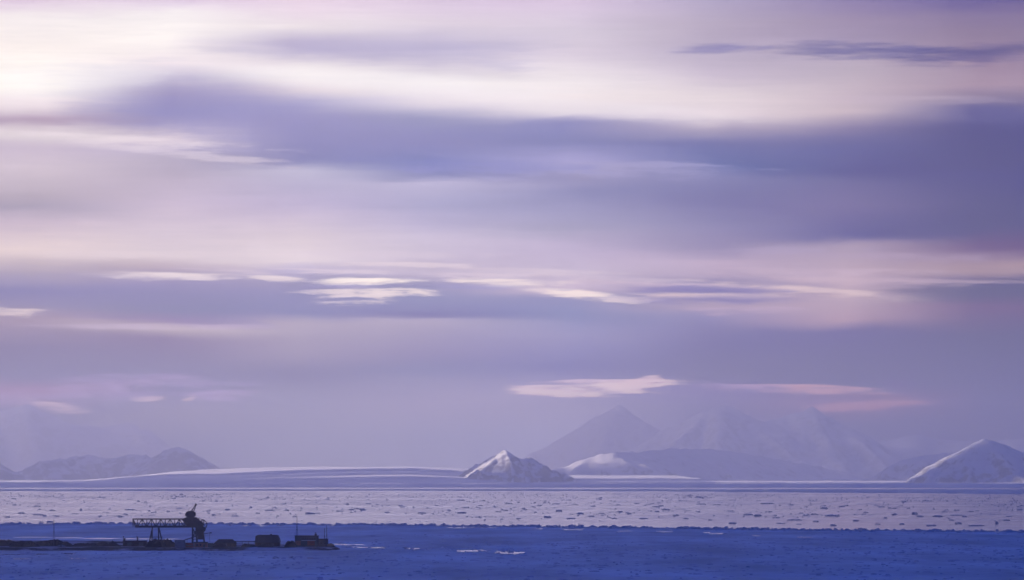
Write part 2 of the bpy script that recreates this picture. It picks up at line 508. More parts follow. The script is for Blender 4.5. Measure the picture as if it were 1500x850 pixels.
# separate cloud streaks: x, row, half width, half height, slope, colour, amount, raggedness
BLOBS = [
 (1250, 75, 130, 13, 0.02, (104, 102, 156), 0.7, 0.6),
 (1060, 72, 70, 7, -0.03, (130, 125, 176), 0.7, 0.5),
 (1440, 80, 120, 14, -0.09, (96, 94, 148), 0.75, 0.6),
 (560, 70, 200, 17, 0.0, (184, 176, 206), 0.55, 0.5),
 (745, 93, 55, 10, 0.0, (190, 182, 210), 0.5, 0.5),
 (300, 150, 190, 45, 0.12, (152, 146, 192), 0.55, 0.4),
 (400, 190, 260, 40, 0.10, (146, 142, 192), 0.45, 0.4),
 (120, 110, 120, 25, -0.05, (255, 248, 246), 0.5, 0.4),
 (170, 203, 190, 8, 0.06, (232, 218, 224), 0.7, 0.9),
 (250, 222, 140, 7, 0.10, (220, 206, 218), 0.6, 0.9),
 (560, 115, 260, 17, 0.07, (247, 240, 242), 0.6, 0.5),
 (820, 150, 230, 14, 0.08, (243, 233, 237), 0.5, 0.5),
 (850, 245, 200, 14, 0.0, (178, 171, 210), 0.55, 1.0),
 (700, 244, 160, 11, 0.03, (134, 136, 194), 0.6, 0.7),
 (1330, 145, 130, 6, 0.0, (205, 186, 203), 0.4, 0.5),
 (250, 403, 95, 6, 0.02, (252, 234, 230), 0.95, 0.7),
 (395, 406, 40, 4, 0.04, (246, 228, 226), 0.9, 0.7),
 (540, 411, 75, 6, 0.0, (255, 240, 234), 1.0, 0.8),
 (545, 427, 85, 9, -0.03, (240, 222, 222), 0.9, 1.2),
 (745, 412, 70, 7, 0.03, (250, 232, 228), 0.9, 0.9),
 (850, 430, 90, 7, 0.08, (250, 230, 226), 0.95, 0.8),
 (1010, 418, 150, 6, 0.03, (210, 188, 206), 0.8, 0.8),
 (1050, 432, 120, 5, 0.0, (222, 198, 206), 0.85, 0.8),
 (1180, 424, 140, 8, 0.08, (224, 200, 206), 0.8, 0.9),
 (1080, 453, 70, 6, 0.0, (196, 174, 200), 0.7, 1.0),
 (1040, 425, 110, 6, 0.03, (122, 120, 180), 0.75, 0.7),
 (1060, 440, 110, 6, 0.0, (132, 128, 184), 0.6, 0.7),
 (1450, 425, 130, 16, -0.06, (92, 92, 154), 0.75, 0.6),
 (600, 386, 95, 4, 0.01, (232, 214, 222), 0.6, 1.0),
 (480, 396, 85, 4, 0.02, (228, 210, 220), 0.55, 1.0),
 (330, 396, 70, 3, 0.03, (224, 206, 216), 0.6, 1.0),
 (690, 402, 70, 4, 0.03, (222, 204, 218), 0.55, 1.0),
 (770, 396, 100, 5, 0.02, (224, 206, 218), 0.55, 1.0),
 (905, 408, 120, 4, 0.04, (214, 196, 212), 0.55, 1.0),
 (1190, 397, 160, 7, 0.01, (204, 182, 202), 0.55, 1.0),
 (1260, 375, 150, 7, 0.0, (190, 170, 196), 0.5, 1.0),
 (1300, 411, 150, 5, 0.02, (208, 184, 200), 0.55, 1.0),
 (1150, 365, 100, 5, -0.02, (186, 170, 200), 0.5, 1.0),
 (560, 371, 150, 6, 0.01, (222, 206, 220), 0.45, 1.0),
 (190, 372, 150, 6, 0.0, (230, 212, 218), 0.45, 1.0),
 (520, 419, 70, 3, 0.02, (168, 160, 202), 0.6, 1.0),
 (700, 420, 90, 4, 0.03, (150, 147, 197), 0.6, 1.0),
 (920, 437, 60, 3, 0.03, (206, 188, 208), 0.6, 1.0),
 (20, 455, 50, 6, 0.04, (232, 212, 214), 0.8, 0.7),
 (240, 477, 150, 4, 0.0, (196, 178, 204), 0.6, 0.8),
 (160, 420, 330, 28, 0.03, (148, 142, 190), 0.35, 0.5),
 (860, 565, 105, 10, -0.05, (228, 204, 214), 0.95, 0.9),
 (940, 555, 25, 7, -0.15, (214, 190, 208), 0.8, 1.2),
 (830, 560, 60, 6, -0.05, (206, 184, 208), 0.8, 1.0),
 (1200, 569, 100, 7, 0.03, (200, 168, 190), 0.9, 0.8),
 (1270, 592, 75, 10, -0.06, (192, 158, 182), 0.9, 1.0),
 (1090, 566, 60, 5, 0.04, (176, 158, 196), 0.7, 0.9),
 (1310, 563, 30, 5, 0.0, (150, 136, 180), 0.6, 0.9),
 (70, 575, 150, 14, -0.10, (176, 156, 194), 0.6, 0.9),
 (78, 593, 32, 8, 0.2, (212, 186, 202), 0.85, 1.0),
 (222, 583, 22, 5, 0.0, (216, 190, 204), 0.9, 1.0),
 (278, 585, 9, 9, -0.3, (222, 194, 206), 0.9, 1.0),
 (320, 577, 45, 9, -0.05, (178, 160, 198), 0.7, 1.0),
 (210, 568, 110, 16, 0.0, (166, 152, 194), 0.5, 1.2),
]
nE = mth('ADD', mth('MULTIPLY_ADD', nD, 1.1, mth('MULTIPLY', nF, 1.9)), mth('MULTIPLY', nC, 1.3))
Pb = mth('MULTIPLY_ADD', nG, 70.0, mth('MULTIPLY_ADD', nC, 30.0, P))
Qb = mth('ADD', mth('MULTIPLY_ADD', nC, 7.0, Q), mth('MULTIPLY', nB, 4.0))
for (bx, by, ax, ay, sl, c, amt, rag) in BLOBS:
    ux = mth('SUBTRACT', Pb, float(bx))
    uy = mth('MULTIPLY_ADD', ux, -sl, mth('SUBTRACT', Qb, float(by)))
    ux = mth('DIVIDE', ux, ax * 1.3)
    uy = mth('DIVIDE', uy, ay * 1.3)
    if sum(c) > 520:      # sunlit streaks: firm upper edge, soft underside
        uy = mth('MULTIPLY_ADD', uy, 1.25, mth('MULTIPLY', mth('ABSOLUTE', uy), -0.5))
    r2 = mth('ADD', mth('MULTIPLY', ux, ux), mth('MULTIPLY', uy, uy))
    r2 = mth('ADD', r2, mth('MULTIPLY', nE, rag * 2.0))
    g = mrange(r2, 1.1, -0.3, 0.0, amt)
    sky = mixc(g, sky, comp(c, by))

# fine streaks in all of it
st = mth('ADD', mth('MULTIPLY_ADD', nD, 0.16, 1.0), mth('MULTIPLY_ADD', nF, 0.20, mth('MULTIPLY', nG, 0.20)))
vm = wt.nodes.new('ShaderNodeVectorMath')
vm.operation = 'SCALE'
WL(sky, vm.inputs[0])
WL(st, vm.inputs[3])
sky = vm.outputs[0]

# unseen sky: glow added ahead to light the haze, deep blue elsewhere
hx = mth('ADD', az, 0.085)
hz_ = mth('MULTIPLY', mth('SUBTRACT', el, 0.06), 2.2)
ahead = mth('SQRT', mth('ADD', mth('MULTIPLY', hx, hx), mth('MULTIPLY', hz_, hz_)))
GLOW = (4.6, 4.1, 5.6)
DEEP = (0.016, 0.052, 0.37)
nis = wt.nodes.new('ShaderNodeTexSky')
nis.sky_type = 'NISHITA'
nis.sun_disc = False
nis.sun_elevation = SUN_EL
nis.sun_rotation = math.atan2(s_dir.x, s_dir.y)
nis.ozone_density = 6.0
nis.air_density = 1.0
vs2 = wt.nodes.new('ShaderNodeVectorMath')
vs2.operation = 'SCALE'
WL(nis.outputs[0], vs2.inputs[0])
vs2.inputs[3].default_value = 0.1
deep = mixc(0.85, vs2.outputs[0], DEEP)
band = mixc(mrange(ahead, 0.30, 0.10), deep, GLOW)
# the cloud field fills some 12 degrees round the view, then melts into the band
fx = mth('ABSOLUTE', mth('SUBTRACT', P, 750.0))
wx = mrange(fx, 1700.0, 850.0)
wy = mrange(Q, -450.0, -40.0)
sky = mixc(mth('MULTIPLY', wx, wy), band, sky)
fin = wt.nodes.new('ShaderNodeVectorMath')
fin.operation = 'SCALE'
WL(sky, fin.inputs[0])
fin.inputs[3].default_value = K / WSTR
WL(fin.outputs[0], w_bg.inputs['Color'])
world.cycles.sampling_method = 'MANUAL'
world.cycles.sample_map_resolution = 1024

sun_d = bpy.data.lights.new("sun", 'SUN')
sun_d.energy = 5.0
sun_d.angle = math.radians(0.5)
sun_d.color = (1.0, 0.80, 0.66)
sun = bpy.data.objects.new("sun", sun_d)
COL.objects.link(sun)
sun.rotation_euler = s_dir.to_track_quat('Z', 'Y').to_euler()
sun.location = (0, 0, 300)

# ------------------------------------------------------------------ haze
hz = MB()
hz.box(-32000, 32000, -3000, HAZE_END, -40, HAZE_TOP)
hm = bpy.data.materials.new('haze_air')
hm.use_nodes = True
hn = hm.node_tree
hn.nodes.remove(hn.nodes['Principled BSDF'])
pv = hn.nodes.new('ShaderNodeVolumePrincipled')
pv.inputs['Color'].default_value = (0.96, 0.95, 0.97, 1)
pv.inputs['Density'].default_value = HAZE_D
pv.inputs['Anisotropy'].default_value = 0.90
hn.links.new(pv.outputs[0], hn.nodes['Material Output'].inputs['Volume'])
hm.cycles.homogeneous_volume = True
haze = hz.build('haze', hm)
tag(haze, 'pale lavender winter haze in the air over the whole fjord', kind='stuff')
haze.visible_shadow = True

# ------------------------------------------------------------------ water
xs = np.linspace(-30000, 30000, 41)
ys = np.linspace(-2500, 105000, 61)
X, Y = np.meshgrid(xs, ys)
o = grid_obj('water', X, Y, X * 0.0, M_WATER, smooth=False)
tag(o, 'calm lavender fjord water full of drifting ice floes', kind='structure')

# ------------------------------------------------------------------ fast ice in the foreground
EDGE = [(-900, 768), (0, 768), (300, 768), (500, 769), (650, 770.3), (850, 772.3), (1000, 774.5), (1200, 777), (1500, 779.3), (2400, 782)]
POOLS = [  # px0, px1, row0, row1
 (669, 714, 805.6, 808.6), (722, 767, 807.6, 811.6),
 (355, 369, 768.9, 771.2), (376, 394, 769.9, 771.0), (405, 416, 769.5, 771.2), (335, 341, 769.3, 770.8),
 (468, 480, 768.9, 770.3), (481, 491, 769.7, 770.8), (652, 726, 772.3, 773.7), (778, 796, 774.2, 775.4),
 (823, 856, 775.4, 776.8), (904, 926, 777.6, 778.7), (960, 984, 778.6, 779.6), (1030, 1040, 779.4, 781.4), (1041, 1066, 781.0, 782.6),
 (1101, 1114, 784.2, 785.3), (1165, 1191, 786.7, 787.7),
 (-20, 23, 790.6, 792.0), (22, 74, 786.5, 787.8), (80, 121, 787.2, 788.8), (120, 176, 787.9, 790.2), (181, 224, 788.2, 790.6), (240, 264, 788.6, 790.6), (420, 432, 793.6, 795.0),
 (5, 33, 811.8, 812.9), (34, 74, 811.2, 812.6), (92, 111, 810.4, 812.0), (19, 44, 818.2, 819.3), (103, 108, 817.6, 819.2), (112, 128, 817.4, 818.6),
 (399, 409, 816.7, 818.2), (424, 433, 817.1, 818.0), (450, 460, 817.2, 818.2), (502, 536, 797.6, 799.0), (488, 508, 796.5, 798.6), (541, 566, 801.8, 803.6), (594, 623, 802.8, 804.3), (508, 560, 801.3, 802.6),
]


def edge_y(px):
    row = np.interp(px, [e[0] for e in EDGE], [e[1] for e in EDGE])
    return np.vectorize(lambda r: ydist(r, 0.4))(row)


pxs = np.arange(-700, 2201, 4.0)
tt = np.linspace(0, 1, 560)
yb = edge_y(pxs)
yb = yb + (fbm(pxs / 60.0, pxs * 0 + 3, 4, 5) - 0.5) * 320 + (fbm(pxs / 14.0, pxs * 0 + 8, 3, 6) - 0.5) * 130
Yn = 900.0
PX, TT = np.meshgrid(pxs, tt)
YB = np.meshgrid(yb, tt)[0]
YG = Yn + (YB - Yn) * TT
XG = (PX - 750.0) / FPX * YG
hN = (fbm(XG / 9.0, YG / 34.0, 4, 21) - 0.5) * 0.55 + (fbm(XG / 60.0, YG / 200.0, 3, 31) - 0.5) * 0.5 + np.maximum(0, ridged(XG / 40.0, YG / 120.0, 4, 41) - 0.72) * 2.2
ZG = 0.55 + hN
ZG = np.maximum(ZG, 0.2)
POOLZ = 0.34
ROWG = 700.0 + (CAM_H - 0.4) / YG * FPX * 1.0
for (p0, p1, r0, r1) in POOLS:
    cxp, hw = (p0 + p1) / 2, (p1 - p0) / 2
    cr, hh = (r0 + r1) / 2, (r1 - r0) / 2
    dxp = np.maximum(np.abs(PX - cxp) - hw, 0) / 4.0
    drr = np.maximum(np.abs(ROWG - cr) - hh, 0) / 1.2
    w = np.clip(1.4 - np.sqrt(dxp ** 2 + drr ** 2), 0, 1)
    ZG = ZG * (1 - w) + np.minimum(ZG, POOLZ - 0.06) * w
ZG[-1, :] = -0.3
ZG[-2, :] = np.maximum(ZG[-2, :], 0.5)
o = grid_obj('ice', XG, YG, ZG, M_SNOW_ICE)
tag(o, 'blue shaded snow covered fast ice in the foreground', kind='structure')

for i, (p0, p1, r0, r1) in enumerate(POOLS):
    n = 40
    vs = []
    cx_, hw = (p0 + p1) / 2, (p1 - p0) / 2
    cr, hh = (r0 + r1) / 2, (r1 - r0) / 2 * (0.6 if p1 < 300 and r1 < 792 else 0.85)
    for k in range(n):
        t = 2 * math.pi * k / n
        ex = math.copysign(abs(math.cos(t)) ** 0.6, math.cos(t))
        ey = math.copysign(abs(math.sin(t)) ** 0.7, math.sin(t))
        jx = 1 + 0.16 * math.sin(3 * t + i * 1.7) + 0.12 * random.uniform(-1, 1)
        jy = 1 + 0.30 * math.sin(4 * t + i * 2.3) + 0.35 * random.uniform(-1, 1)
        px_, row_ = cx_ + hw * ex * jx, cr + hh * ey * jy
        y_ = ydist(row_, POOLZ)
        vs.append(((px_ - 750.0) / FPX * y_, y_, POOLZ))
    big = (p1 - p0) > 40
    oo = mesh_obj('meltwater_pool', vs, [tuple(range(n))[::-1]], M_POOL)
    # face up
    if oo.data.polygons[0].normal.z < 0:
        oo.data.flip_normals()
    tag(oo, 'pale strip of open meltwater lying on the blue ice', kind='structure', group='meltwater pools on the ice')

# far fast ice along the opposite shore
FAR_EDGE = [(-300, 719.2), (0, 719.4), (300, 719.0), (500, 718.6), (750, 719.2), (1000, 720.0), (1250, 721.8), (1500, 724.0), (1900, 726)]
pxs = np.arange(-1500, 3001, 6.0)
rr = np.interp(pxs, [e[0] for e in FAR_EDGE], [e[1] for e in FAR_EDGE])
yf0 = np.vectorize(lambda r: ydist(r, 0.5))(rr) + (fbm(pxs / 40.0, pxs * 0 + 1, 4, 55) - 0.5) * 1500
tt = np.linspace(0, 1, 60)
PX, TT = np.meshgrid(pxs, tt)
YF0 = np.meshgrid(yf0, tt)[0]
YG = YF0 + (np.maximum(24600 + (fbm(PX / 50.0, PX * 0 + 4, 4, 57) - 0.5) * 1800, YF0 + 500) - YF0) * TT
XG = (PX - 750.0) / FPX * YG
ZG = 0.9 + (fbm(XG / 60.0, YG / 300.0, 3, 61) - 0.5) * 1.6
ZG[0, :] = -0.3
ZG[-1, :] = -0.3
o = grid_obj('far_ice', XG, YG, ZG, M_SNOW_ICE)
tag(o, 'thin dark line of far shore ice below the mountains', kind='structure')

# ------------------------------------------------------------------ mountains
M_MT = snow_mat('mountain_snow', rock_amt=0.7, steep=0.78, scale=0.003)
M_MT2 = snow_mat('mountain_snow_bare', rock_amt=0.6, steep=0.845, scale=0.003)
M_GL = snow_mat('glacier_snow', snow=(0.82, 0.84, 0.88), scale=0.002, patch=0.05)


def seg_height(XG, YG, a, b, s, Z):
    ax, ay, azz = a
    bx, by, bz = b
    vx, vy = bx - ax, by - ay
    L2 = vx * vx + vy * vy + 1e-9
    t = np.clip(((XG - ax) * vx + (YG - ay) * vy) / L2, 0, 1)
    d = np.sqrt((XG - ax - t * vx) ** 2 + (YG - ay - t * vy) ** 2)
    zr = azz + (bz - azz) * t
    return np.maximum(Z, zr - s * d)


def mountain(name, label, ridges, slope, m, res=30.0, rough=1.0, spur=True, seed=1, base=0.0, front=None):
    rnd = random.Random(seed)
    segs = []
    for rd in ridges:
        p = [pt(*q) for q in rd]
        for a, b in zip(p[:-1], p[1:]):
            segs.append((a, b, slope))
        if spur:
            for k, a in enumerate(p):
                h = a[2] - base
                if h < 60:
                    continue
                for sgn in (-1, 1):
                    th = rnd.uniform(-0.6, 0.6)
                    L = h / (slope * rnd.uniform(0.50, 0.72))
                    dirx, diry = math.sin(th), -math.cos(th) * (1 if sgn < 0 else -1)
                    mid = (a[0] + dirx * L * 0.5 + rnd.uniform(-.08, .08) * L, a[1] + diry * L * 0.5, a[2] - h * 0.52)
                    end = (mid[0] + dirx * L * 0.5 + rnd.uniform(-.15, .15) * L, a[1] + diry * L, base - 5)
                    a2 = (a[0], a[1], a[2] - 2)
                    segs += [(a2, mid, slope * 1.15), (mid, end, slope * 1.15)]
    allx = [q[0] for s_ in segs for q in s_[:2]]
    ally = [q[1] for s_ in segs for q in s_[:2]]
    zmax = max(q[2] for s_ in segs for q in s_[:2])
    R = zmax / slope * 0.9
    X, Y = np.meshgrid(np.arange(min(allx) - R, max(allx) + R, res), np.arange(min(ally) - R * 0.35, max(ally) + R * 0.35, res))
    # bend the ground plan so that the ridges wander
    wob = zmax * 0.32 * rough
    sc = zmax * 1.6
    Z = np.full(X.shape, -200.0)
    U = X + (fbm(X / sc, Y / sc, 4, seed + 3) - 0.5) * wob
    V = Y + (fbm(X / sc, Y / sc, 4, seed + 13) - 0.5) * wob * 2
    top = np.full(X.shape, -200.0)
    for a, b, s_ in segs:
        Z = seg_height(U, V, a, b, s_, Z)
    dep = np.clip((zmax - Z) / zmax, 0, 1)
    w1 = (fbm(X / zmax, Y / zmax, 3, seed + 43) - 0.5) * 1.3
    Z = Z - rough * zmax * (0.035 + 0.20 * dep) * (1 - ridged(X / (zmax * 0.62) + w1, Y / (zmax * 1.0) + w1, 6, seed + 23)) + 0.09 * zmax * rough * dep
    Z = Z - rough * zmax * (0.02 + 0.05 * dep) * (1 - ridged(X / (zmax * 0.16) + w1, Y / (zmax * 0.4), 4, seed + 53))
    Z = Z + (fbm(X / (zmax * 0.12), Y / (zmax * 0.12), 5, seed + 33) - 0.5) * zmax * 0.06 * rough
    # soft foot
    Z = np.where(Z < base + 40, base + (Z - base) * np.clip((Z - base) / 40.0, 0.25, 1), Z)
    o = grid_obj(name, X, Y, Z, m, keep=Z > -3)
    tag(o, label, kind='structure')
    return o


# A: left range
mountain('mountain', 'pale snowy range fading into the haze at the far left',
         [[(-60, 610, 98000), (0, 598, 98000), (40, 588, 98000), (75, 603, 98000), (110, 618, 98000), (150, 622, 99000), (195, 616, 99000), (235, 640, 99000), (262, 668, 99000)]],
         0.62, M_MT, 75, 1.0, seed=3)
mountain('mountain', 'blue rock streaked mountain ending in a steep drop beside the glacier',
         [[(60, 672, 51500), (110, 664, 52000), (150, 668, 52000), (190, 662, 52000), (228, 667, 51800), (250, 656, 51500), (266, 651, 51300), (278, 668, 51200), (297, 692, 51000)]],
         0.60, M_MT2, 26, 1.45, seed=5)
mountain('mountain', 'dark mountain foot cut by the left edge',
         [[(-120, 610, 46000), (-60, 640, 46000), (0, 676, 46000), (22, 695, 46000), (50, 706, 46000)]],
         0.55, M_MT2, 42, 0.8, seed=6)
# C: two small peaks by the shore
mountain('mountain', 'small double peaked snow mountain with a sunlit left flank at the shore',
         [[(600, 710, 36200), (655, 699, 36200), (690, 690, 36250), (704, 681, 35800), (715, 672, 36000), (722, 668, 35780), (728, 662, 36050), (737, 657, 35850), (748, 667, 36150), (755, 680, 35850), (763, 675, 36050), (772, 667, 35900), (780, 674, 36200), (790, 679, 35900), (815, 690, 36100), (850, 702, 36000), (900, 709, 36000)]],
         0.62, M_MT, 12, 1.4, seed=8)
# lit hill behind it
mountain('hill', 'low snow hill with a sunlit brow behind the double peak',
         [[(770, 700, 49800), (812, 681, 49900), (850, 670, 50000), (890, 661, 50150), (935, 660, 53000), (985, 655, 58000), (1040, 656, 64000), (1100, 664, 68000), (1170, 676, 72000), (1240, 690, 74000)]],
         0.36, M_MT, 32, 1.3, spur=False, seed=9)
# D: right massif
mountain('mountain', 'faintest tall peak in the haze right of centre',
         [[(760, 690, 99000), (800, 655, 99000), (850, 622, 99000), (885, 598, 99000), (910, 588, 99000), (935, 602, 99000), (965, 622, 99000), (1000, 640, 99000)]],
         0.55, M_MT, 60, 1.0, seed=10)
mountain('mountain', 'broad hazy massif with two pointed peaks right of centre',
         [[(900, 668, 86000), (940, 645, 86000), (985, 622, 86000), (1020, 606, 86000), (1045, 594, 86000), (1060, 586, 86000), (1078, 598, 86000), (1100, 608, 86000), (1128, 614, 87000), (1150, 603, 87000), (1172, 599, 87000), (1187, 593, 87000), (1203, 602, 87000), (1225, 612, 87000), (1258, 628, 87000), (1285, 642, 87000), (1310, 662, 87000)]],
         0.50, M_MT, 45, 1.0, seed=12)
mountain('mountain', 'low hazy ridge behind the sunlit right hand peak',
         [[(1230, 668, 88000), (1290, 643, 88000), (1345, 634, 88000), (1372, 639, 88000), (1420, 645, 88000), (1470, 641, 88000), (1540, 636, 88000), (1640, 650, 88000)]],
         0.5, M_MT, 80, 0.8, seed=14)
# E: far right peak
mountain('mountain', 'blue peak at the right edge with a bright sunlit slope',
         [[(1300, 706, 37200), (1340, 694, 37200), (1375, 682, 37150), (1400, 668, 37100), (1425, 652, 37100), (1443, 640, 37100), (1460, 645, 37500), (1480, 654, 38100), (1505, 664, 38300), (1540, 668, 38400), (1620, 650, 38500)],
          [(1300, 694, 51500), (1322, 672, 51500), (1360, 664, 51500), (1400, 660, 51500)]],
         0.5, M_MT, 18, 0.9, seed=19)

# glacier between the left range and the double peak
xs = np.arange(-4200, 1300, 32.0)
ys = np.arange(32000, 47000, 50.0)
X, Y = np.meshgrid(xs, ys)
PXg = X / Y * FPX + 750
crest_row = np.interp(PXg, [120, 200, 260, 350, 470, 600, 680, 760], [704, 698, 690.5, 686, 684, 683.6, 686.5, 697])
z_crest = CAM_H - (crest_row - 700.0) / FPX * 43500
brow_row = np.interp(PXg, [120, 245, 330, 420, 500, 600, 660, 760], [706, 695.5, 694, 690.5, 688, 686.5, 690, 702])
z_brow = CAM_H - (brow_row - 700.0) / FPX * 37500
t1 = np.clip((Y - 33500) / (37500 - 33500), 0, 1)
t2 = np.clip((Y - 37500) / (43500 - 37500), 0, 1)
Z = z_brow * (t1 ** 0.9) + (z_crest - z_brow) * (t2 ** 0.9) - 1.0 * (t1 <= 0)
Z = Z + (fbm(X / 350, Y / 900, 5, 71) - 0.5) * 12 * t1 + (ridged(X / 90, Y / 160, 3, 73) - 0.5) * 5 * np.clip(1 - np.abs(t1 - 0.97) * 10, 0, 1)
o = grid_obj('glacier', X, Y, Z, M_GL, keep=Z > -0.5)
tag(o, 'long low glacier with a sunlit top below the sky', kind='structure')

# low snowy strand in front of the mountains
xs = np.arange(-8000, 8200, 36.0)
ys = np.concatenate([np.arange(26500, 38000, 90.0), np.arange(38000, 64000, 400.0)])
X, Y = np.meshgrid(xs, ys)
f0 = 28600 - 1400 * np.clip((X - 600) / 2400, 0, 1) + (fbm(X / 700, X * 0, 3, 81) - 0.5) * 900
Z = np.clip((Y - f0) / 900, 0, 1) * 7 + np.clip((Y - f0) / 3000, 0, 1) * 10 + np.clip((Y - 36000) / 24000, 0, 1) * 22 + (fbm(X / 200, Y / 500, 4, 83) - 0.5) * 4
Z = np.where(Y < f0, -1.5, Z)
o = grid_obj('shore', X, Y, Z, M_GL, keep=Z > -1)
tag(o, 'low snowy strand along the far shore', kind='structure')

# ------------------------------------------------------------------ unseen banks added to block the sun, gaps shaped to light chosen slopes
BLOCKER_X, BLOCKER_HALF = -17000.0, 1000.0


def blocker_y(x0, y0):
    t = (x0 - BLOCKER_X) / (math.cos(SUN_EL) * math.cos(SUN_BACK))
    return y0 - t * math.cos(SUN_EL) * math.sin(SUN_BACK)


SUN_BLOCKERS = [(-12000, blocker_y(-100, 32500), 2000, 11500), (blocker_y(-100, 32300), blocker_y(-100, 34100), 2000, 5900), (blocker_y(-100, 33900), blocker_y(-100, 35700), 2000, 11500),
         (blocker_y(-100, 35600), blocker_y(-100, 36150), 2000, 5880), (blocker_y(-100, 36010), blocker_y(2900, 37045), 2000, 11500), (blocker_y(2900, 37185), blocker_y(-1500, 37900), 2000, 11500),
         (blocker_y(-1500, 44500), blocker_y(500, 49900), 2000, 11500), (blocker_y(500, 50330), blocker_y(0, 70000), 2000, 11500), (blocker_y(0, 69500), 125000, 2000, 11500)]
for i, (y0, y1, zlo, zhi) in enumerate(SUN_BLOCKERS):
    thin = i == len(SUN_BLOCKERS) - 1        # farthest blocker is slit so a third of the sun passes
    nu, nv = max(16, int((y1 - y0) / (36 if thin else 130))), 28
    U, V = np.meshgrid(np.linspace(0, 1, nu), np.linspace(0, 2 * np.pi, nv))
    prof = np.clip(np.minimum(U, 1 - U) * (y1 - y0) / 250.0, 0, 1) ** 0.35
    n_ = 0.75 + 0.5 * fbm(U * (y1 - y0) / 700.0, np.cos(V) * 2 + np.sin(V), 4, 91 + i)
    zc, zh = (zlo + zhi) / 2, (zhi - zlo) / 2
    Xb = BLOCKER_X + np.cos(V) * (25.0 if thin else BLOCKER_HALF) * prof * n_
    Zb = zc + np.sin(V) * zh * prof * (0.9 + 0.1 * n_)
    Zb = np.maximum(Zb, HAZE_TOP + 25)
    Yb = y0 + U * (y1 - y0)
    kp = None
    if thin:
        kp = (np.arange(nu) % 3 > 0)[None, :] & np.ones((nv, 1), bool)
        kp = kp & np.roll(kp, -1, 1)
    o = grid_obj('sun_blocker', Xb, Yb, Zb, M_BLOCKER, keep=kp)
    tag(o, 'unseen bank added to block the sun left of the fjord', kind='stuff', group='added sun blockers left of the fjord')

# ------------------------------------------------------------------ ice floes
def floe_mesh(seed, flat):
    r = random.Random(seed)
    n = r.randint(9, 13)
    ph = [2 * math.pi * (k + r.uniform(-.3, .3)) / n for k in range(n)]
    rad = [r.uniform(0.72, 1.1) for _ in range(n)]
    vs, fs = [], []
    lv = [(1.0, -0.15), (1.04, 0.25), (0.94, 0.62), (0.6, 0.9)] if flat else [(1.0, -0.15), (0.95, 0.35), (0.7, 0.75), (0.35, 1.0)]
    tx = r.uniform(-.25, .25)
    for q, (s, z) in enumerate(lv):
        for k in range(n):
            jj = r.uniform(0.93, 1.07)
            zz = z * (r.uniform(0.75, 1.2) if q else 1)
            vs.append((0.5 * rad[k] * s * jj * math.cos(ph[k]) + tx * max(z, 0) * (0 if flat else 1), 0.5 * rad[k] * s * jj * math.sin(ph[k]), zz))
    for q in range(len(lv) - 1):
        for k in range(n):
            fs.append((q * n + k, q * n + (k + 1) % n, (q + 1) * n + (k + 1) % n, (q + 1) * n + k))
    b = (len(lv) - 1) * n
    vs.append((0, 0, 0.92 if flat else 1.05))
    for k in range(n):
        fs.append((b + k, b + (k + 1) % n, len(vs) - 1))
    me = bpy.data.meshes.new('ice_floe')
    me.from_pydata(vs, [], fs)
    me.materials.append(M_FLOE)
    me.update()
    return me


FLAT = [floe_mesh(100 + i, True) for i in range(10)]
HUMP = [floe_mesh(200 + i, False) for i in range(6)]
